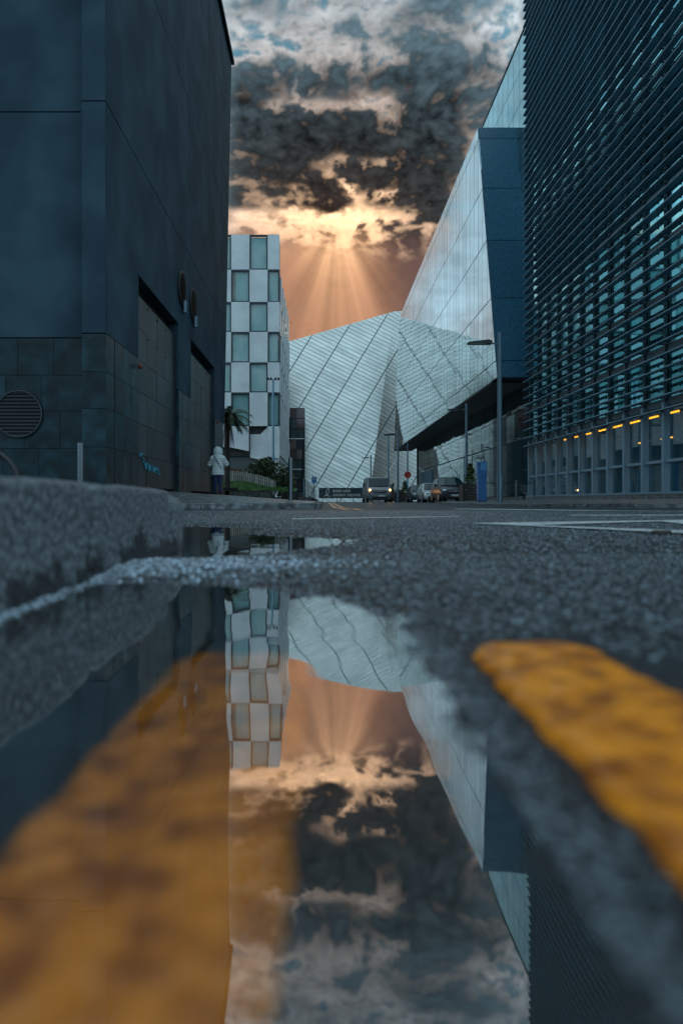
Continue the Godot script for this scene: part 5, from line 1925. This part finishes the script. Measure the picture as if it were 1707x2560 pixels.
func vehicles() -> void:
	var grey := mat(lin(0.10, 0.095, 0.105), 0.3, 0.3)
	grey.clearcoat_enabled = true
	grey.clearcoat = 0.6
	var navy := mat(lin(0.008, 0.012, 0.02), 0.3, 0.0)
	navy.clearcoat_enabled = true
	navy.clearcoat = 0.35
	navy.metallic_specular = 0.4
	var silver := mat(lin(0.45, 0.48, 0.48), 0.32, 0.5)
	silver.clearcoat_enabled = true
	silver.clearcoat = 0.6
	var dim := mat(lin(0.04, 0.055, 0.065), 0.35, 0.1)
	var red := mat(lin(0.38, 0.03, 0.02), 0.35)
	# panel van with its lamps on
	vehicle("panel_van", "grey brown panel van with both headlights on facing up the street", Vector3(4.32, 0.0, -52.0), 0.03, grey, {
		"category": "van", "height": 2.02, "belt": 1.12, "width": 0.98, "roof_w": 0.82, "lit": true, "dark_mirror": true,
		"profile": [[0.0, 0.62, 0.80], [-0.05, 0.86, 0.90], [-0.16, 1.0, 0.96], [-0.55, 1.14, 0.98], [-0.85, 1.24, 0.985], [-1.55, 1.90, 0.985], [-1.85, 2.0, 0.985], [-2.6, 2.02, 0.985], [-4.4, 2.0, 0.98], [-4.75, 1.9, 0.96], [-4.85, 1.1, 0.94]],
		"screen": [[-0.86, 1.27, 0.80], [-1.56, 1.9, 0.72]],
		"side_glass": [[[-2.3, 1.26], [-1.05, 1.26], [-1.6, 1.78], [-2.3, 1.8]]],
		"lamp_size": Vector3(0.2, 0.11, 0.12), "lamp_at": Vector3(0.72, 0.93, -0.17), "mirror_size": Vector3(0.1, 0.17, 0.08), "mirror_at": Vector3(1.13, 1.36, -1.1),
		"grille_size": Vector3(0.98, 0.16, 0.06), "grille_at": Vector3(0, 0.84, -0.03), "plate_x": 0.12, "plate_y": 0.52, "axles": [-0.85, -3.8]})
	# dark people carrier
	var mpv := vehicle("people_carrier", "dark navy people carrier parked beside the wooden planter", Vector3(8.15, 0.02, -42.2), 0.0, navy, {
		"category": "car", "height": 1.66, "belt": 1.0, "width": 0.9, "roof_w": 0.66, "lit": false, "dark_mirror": true,
		"profile": [[0.0, 0.55, 0.70], [-0.06, 0.74, 0.80], [-0.2, 0.84, 0.86], [-0.9, 1.0, 0.9], [-1.1, 1.07, 0.9], [-1.95, 1.58, 0.9], [-2.3, 1.65, 0.9], [-3.6, 1.62, 0.89], [-4.25, 1.45, 0.87], [-4.4, 0.9, 0.85]],
		"screen": [[-1.1, 1.09, 0.74], [-1.95, 1.59, 0.6]],
		"side_glass": [[[-2.3, 1.06], [-1.5, 1.06], [-1.95, 1.46], [-2.3, 1.5]], [[-3.3, 1.06], [-2.36, 1.06], [-2.36, 1.5], [-3.3, 1.48]]],
		"lamp_size": Vector3(0.19, 0.11, 0.14), "lamp_at": Vector3(0.64, 0.72, -0.17), "mirror_size": Vector3(0.11, 0.09, 0.07), "mirror_at": Vector3(1.0, 1.1, -1.45),
		"grille_size": Vector3(0.85, 0.13, 0.06), "grille_at": Vector3(0, 0.68, -0.02), "plate_x": 0.0, "plate_y": 0.45, "axles": [-0.85, -3.5]})
	for s in [-1.0, 1.0]:
		var rr := MB.new()
		rr.tube([Vector3(s * 0.62, 1.6, -1.95), Vector3(s * 0.64, 1.69, -2.2), Vector3(s * 0.64, 1.68, -3.6), Vector3(s * 0.62, 1.58, -3.9)], [0.02, 0.02, 0.02, 0.02], 6)
		part(mpv, "roof_rail", rr.mesh(), M.rim)
	var hatch := {
		"category": "car", "height": 1.48, "belt": 0.92, "width": 0.86, "roof_w": 0.6, "lit": false, "dark_mirror": false,
		"profile": [[0.0, 0.5, 0.66], [-0.07, 0.66, 0.77], [-0.2, 0.76, 0.83], [-0.95, 0.9, 0.86], [-1.15, 0.95, 0.86], [-1.95, 1.4, 0.86], [-2.3, 1.47, 0.86], [-3.3, 1.43, 0.85], [-4.0, 1.1, 0.82], [-4.15, 0.7, 0.8]],
		"screen": [[-1.15, 0.97, 0.72], [-1.95, 1.41, 0.56]],
		"side_glass": [[[-2.3, 0.97], [-1.55, 0.97], [-1.95, 1.3], [-2.3, 1.34]], [[-3.1, 0.97], [-2.36, 0.97], [-2.36, 1.34], [-3.1, 1.3]]],
		"lamp_size": Vector3(0.19, 0.1, 0.14), "lamp_at": Vector3(0.6, 0.64, -0.17), "mirror_size": Vector3(0.1, 0.08, 0.07), "mirror_at": Vector3(0.95, 1.0, -1.5),
		"grille_size": Vector3(0.7, 0.1, 0.06), "grille_at": Vector3(0, 0.6, -0.02), "plate_x": 0.0, "plate_y": 0.42, "axles": [-0.8, -3.3]}
	vehicle("hatchback", "silver hatchback parked between the people carrier and a darker car", Vector3(8.1, 0.0, -49.2), 0.0, silver, hatch)
	vehicle("hatchback", "dull dark hatchback parked last behind the silver one", Vector3(8.05, 0.0, -55.6), 0.0, dim, hatch)
	vehicle("hatchback", "bright red car far down the street behind the planters", Vector3(8.7, 0.0, -79.0), 0.0, red, hatch)

# ------------------------------------------------------------------ the woman
func surface_net(f: Callable, lo: Vector3, hi: Vector3, cell: float) -> ArrayMesh:
	var nx := int((hi.x - lo.x) / cell) + 2
	var ny := int((hi.y - lo.y) / cell) + 2
	var nz := int((hi.z - lo.z) / cell) + 2
	var val := PackedFloat32Array()
	val.resize(nx * ny * nz)
	for k in nz:
		for j in ny:
			for i in nx:
				val[(k * ny + j) * nx + i] = f.call(lo + Vector3(i, j, k) * cell)
	var id := {}
	var vs := PackedVector3Array()
	var ns := PackedVector3Array()
	for k in nz - 1:
		for j in ny - 1:
			for i in nx - 1:
				var sum := Vector3.ZERO
				var cnt := 0
				var c := []
				for q in 8:
					c.append(val[((k + (q >> 2)) * ny + j + ((q >> 1) & 1)) * nx + i + (q & 1)])
				for ed in [[0, 1], [2, 3], [4, 5], [6, 7], [0, 2], [1, 3], [4, 6], [5, 7], [0, 4], [1, 5], [2, 6], [3, 7]]:
					var a: float = c[ed[0]]
					var b: float = c[ed[1]]
					if (a < 0) != (b < 0):
						var t := a / (a - b)
						var pa := Vector3(ed[0] & 1, (ed[0] >> 1) & 1, ed[0] >> 2)
						var pb := Vector3(ed[1] & 1, (ed[1] >> 1) & 1, ed[1] >> 2)
						sum += pa.lerp(pb, t)
						cnt += 1
				if cnt:
					id[(k * ny + j) * nx + i] = vs.size()
					vs.append(lo + (Vector3(i, j, k) + sum / cnt) * cell)
					ns.append(Vector3(c[1] + c[3] + c[5] + c[7] - c[0] - c[2] - c[4] - c[6], c[2] + c[3] + c[6] + c[7] - c[0] - c[1] - c[4] - c[5], c[4] + c[5] + c[6] + c[7] - c[0] - c[1] - c[2] - c[3]).normalized())
	var m := MB.new()
	var step := [1, nx, nx * ny]
	for k in range(1, nz - 1):
		for j in range(1, ny - 1):
			for i in range(1, nx - 1):
				var at := (k * ny + j) * nx + i
				for ax in 3:
					var a := val[at]
					var b := val[at + step[ax]]
					if (a < 0) == (b < 0): continue
					var u: int = step[(ax + 1) % 3]
					var w: int = step[(ax + 2) % 3]
					var q := [at - u - w, at - w, at, at - u]
					if not (id.has(q[0]) and id.has(q[1]) and id.has(q[2]) and id.has(q[3])): continue
					var r := []
					for e in q: r.append(id[e])
					if a > 0: r.reverse()
					m.tri_n(vs[r[0]], vs[r[1]], vs[r[2]], ns[r[0]], ns[r[1]], ns[r[2]])
					m.tri_n(vs[r[0]], vs[r[2]], vs[r[3]], ns[r[0]], ns[r[2]], ns[r[3]])
	return m.mesh()

func bones(p: Vector3, list: Array, soft: float) -> float:
	var best := 1e3
	for b in list:
		var a: Vector3 = b[0]
		var ab: Vector3 = b[1] - a
		var t := clampf((p - a).dot(ab) / ab.length_squared(), 0.0, 1.0)
		var d := (p - a - ab * t).length() - lerpf(b[2], b[3], t)
		var h := maxf(soft - absf(best - d), 0.0) / soft
		best = minf(best, d) - h * h * soft * 0.25
	return best

func woman() -> void:
	var x := -3.5
	var d := 22.7
	var o := thing("person", "person in a white hooded puffer coat and blue jeans beside the stone wall", "person", Vector3(x, left_pave(x, d), -d), 0.12)
	var body := [
		[Vector3(-0.075, 0.06, 0.0), Vector3(-0.085, 0.42, 0.01), 0.042, 0.055], [Vector3(-0.085, 0.42, 0.01), Vector3(-0.085, 0.80, 0.0), 0.058, 0.085],
		[Vector3(0.07, 0.06, 0.03), Vector3(0.07, 0.42, 0.02), 0.042, 0.055], [Vector3(0.07, 0.42, 0.02), Vector3(0.08, 0.80, 0.0), 0.058, 0.085],
		[Vector3(0, 0.80, 0), Vector3(0, 1.22, 0), 0.12, 0.13], [Vector3(0, 1.25, 0), Vector3(0, 1.40, -0.02), 0.05, 0.05], [Vector3(0, 1.43, -0.02), Vector3(0, 1.47, -0.03), 0.085, 0.085],
		[Vector3(-0.16, 1.22, 0), Vector3(-0.24, 1.0, -0.1), 0.045, 0.04], [Vector3(-0.24, 1.0, -0.1), Vector3(-0.09, 1.28, -0.26), 0.038, 0.03],
		[Vector3(0.16, 1.22, 0), Vector3(0.26, 1.02, -0.1), 0.045, 0.04], [Vector3(0.26, 1.02, -0.1), Vector3(0.09, 1.3, -0.26), 0.038, 0.03]]
	var fbody := func(p: Vector3) -> float: return bones(p, body, 0.05)
	var bm := part(o, "body", surface_net(fbody, Vector3(-0.34, -0.02, -0.34), Vector3(0.34, 1.6, 0.2), 0.021), mat(lin(0.012, 0.03, 0.10), 0.8))
	bm.set_meta("label", "dark blue jeans")
	var coat := [
		[Vector3(0, 0.72, 0), Vector3(0, 0.95, 0), 0.185, 0.165], [Vector3(-0.06, 0.70, 0), Vector3(-0.05, 0.95, 0), 0.15, 0.13], [Vector3(0.06, 0.70, 0), Vector3(0.05, 0.95, 0), 0.15, 0.13], [Vector3(0, 0.95, 0), Vector3(0, 1.2, 0), 0.16, 0.165],
		[Vector3(-0.13, 1.2, 0), Vector3(0.13, 1.2, 0), 0.105, 0.105], [Vector3(0, 1.24, 0.01), Vector3(0, 1.34, 0), 0.12, 0.1],
		[Vector3(-0.17, 1.2, 0), Vector3(-0.265, 1.0, -0.09), 0.085, 0.075], [Vector3(-0.265, 1.0, -0.09), Vector3(-0.11, 1.25, -0.23), 0.07, 0.055],
		[Vector3(0.17, 1.2, 0), Vector3(0.285, 1.03, -0.09), 0.085, 0.075], [Vector3(0.285, 1.03, -0.09), Vector3(0.11, 1.27, -0.23), 0.07, 0.055],
		[Vector3(0, 1.40, 0.0), Vector3(0, 1.46, -0.01), 0.145, 0.14]]
	var fcoat := func(p: Vector3) -> float:
		var q := bones(Vector3(p.x, p.y, p.z * 1.12), coat, 0.05)
		q = maxf(q, 0.64 - p.y)
		return q + 0.006 * sin(p.y * 82.0) * (1.0 if p.y < 1.26 else 0.0)
	part(o, "coat", surface_net(fcoat, Vector3(-0.4, 0.6, -0.36), Vector3(0.4, 1.65, 0.26), 0.018), mat(lin(0.62, 0.68, 0.70), 0.65))
	var b := MB.new()
	var ring := []
	var rr := []
	for i in 21:
		var a := TAU * i / 20.0
		ring.append(Vector3(cos(a) * 0.135, 1.44 + sin(a) * 0.13, -0.10)); rr.append(0.03)
	b.tube(ring, rr, 6, false)
	part(o, "hood_trim", b.mesh(), mat(lin(0.6, 0.64, 0.66), 0.95))
	b = MB.new()
	b.tube([Vector3(-0.13, 1.30, 0.10), Vector3(-0.07, 1.2, 0.165), Vector3(0.03, 1.02, 0.17), Vector3(0.13, 0.86, 0.13)], [0.011, 0.011, 0.011, 0.011], 6)
	part(o, "bag_strap", b.mesh(), M.black)
	for s in [-1.0, 1.0]:
		b = MB.new()
		b.ball(Vector3(s * 0.073, 0.055, -0.03 + (0.03 if s > 0 else 0.0)), Vector3(0.05, 0.058, 0.12), 12, 8)
		part(o, "shoe", b.mesh(), M.black)
		# hand with five fingers round the phone
		b = MB.new()
		var h := Vector3(s * 0.085, 1.30, -0.27)
		b.ball(h, Vector3(0.035, 0.045, 0.02), 10, 7)
		for k in 4:
			var yy := h.y + 0.032 - k * 0.02
			b.tube([Vector3(h.x, yy, h.z - 0.008), Vector3(h.x - s * 0.028, yy + 0.004, h.z - 0.036), Vector3(h.x - s * 0.055, yy + 0.004, h.z - 0.03)], [0.009, 0.0085, 0.007], 6)
		b.tube([Vector3(h.x, h.y - 0.02, h.z + 0.01), Vector3(h.x - s * 0.03, h.y + 0.0, h.z + 0.012)], [0.010, 0.008], 6)
		part(o, "hand", b.mesh(), mat(lin(0.45, 0.28, 0.2), 0.55))
	var ph := thing("phone", "small dark phone held up in the hooded person's hands", "phone", o.position + Vector3(0, 1.31, -0.285))
	part(ph, "case", boxm(Vector3(0.145, 0.072, 0.009)), M.plastic)
	part(ph, "screen", boxm(Vector3(0.135, 0.064, 0.002)), M.car_glass, Vector3(0, 0, 0.0058))

func litter() -> void:
	var o := thing("dead_leaf", "curled dark red leaf lying in the far puddle", "leaf", Vector3((846 - VX) / F * 1.78, 0.004, -1.78))
	var b := MB.new()
	var pts := []
	for i in 6:
		for j in 5:
			var s := j / 2.0 - 1.0
			var t := i / 5.0
			var w := sin(t * PI) * 0.011 + 0.001
			pts.append(Vector3(t * 0.036 - 0.018, 0.006 * sin(t * 5.0) + 0.005 * s * s, s * w))
	b.grid(pts, 5)
	part(o, "blade", b.mesh(), mat(lin(0.06, 0.02, 0.02), 0.6))
	var stem := MB.new()
	stem.tube([Vector3(0.016, 0.0, 0), Vector3(0.027, 0.006, 0.002)], [0.0012, 0.0009], 5)
	part(o, "stem", stem.mesh(), M.bark)
	var q := on_road(1653, 1337)
	o = thing("wood_chip", "dark splinter of wood lying on the painted triangle", "debris", Vector3(q[0], road_height_smooth(q[1]) + 0.008, -q[1]))
	part(o, "splinter", stone_mesh(Vector3(0.05, 0.011, 0.02), 0.004, Vector3i(8, 4, 5), 0.001, 900), M.bark)

# ------------------------------------------------------------------
func _ready() -> void:
	# camera: lens just above the puddle, level, looking down the street
	var cam := Camera3D.new()
	cam.name = "camera"
	add_child(cam)
	cam.position = Vector3(0, EYE, 0)
	var at := CameraAttributesPhysical.new()
	at.frustum_focal_length = 24.0
	at.frustum_focus_distance = 16.0
	at.frustum_near = 0.02
	at.frustum_far = 4000.0
	at.exposure_aperture = 3.6
	at.exposure_shutter_speed = 100.0
	at.exposure_sensitivity = 100.0
	cam.attributes = at
	cam.projection = Camera3D.PROJECTION_FRUSTUM
	cam.near = 0.02
	cam.far = 4000.0
	cam.size = 2560.0 / F * cam.near
	cam.frustum_offset = Vector2(45.5, -27.0) / F * cam.near
	cam.current = true
	# sky
	var we := WorldEnvironment.new()
	we.name = "environment"
	var env := Environment.new()
	env.background_mode = Environment.BG_SKY
	var sky := Sky.new()
	var sm := PanoramaSkyMaterial.new()
	sm.panorama = make_sky()
	sky.sky_material = sm
	env.sky = sky
	env.sky_rotation = Vector3(0, PI, 0)
	env.tonemap_mode = Environment.TONE_MAPPER_LINEAR
	env.tonemap_exposure = 1.55
	env.sdfgi_enabled = true
	env.ssao_enabled = true
	env.ssil_enabled = true
	we.environment = env
	add_child(we)
	# low sun behind clouds and theatre
	var sun := DirectionalLight3D.new()
	sun.name = "sun"
	sun.light_color = Color(1.0, 0.82, 0.62)
	sun.light_energy = 0.3
	sun.light_angular_distance = 10.0
	sun.shadow_enabled = true
	add_child(sun)
	sun.look_at_from_position(Vector3(1.2, 9.0, -56.0), Vector3.ZERO)
	make_materials()
	make_ground()
	near_kerb()
	left_pavement()
	right_pavement()
	left_building()
	slat_block()
	mirror_hall()
	hotel()
	theatre()
	red_glass_building()
	garden()
	theatre_sign()
	street_furniture()
	vehicles()
	woman()
	litter()
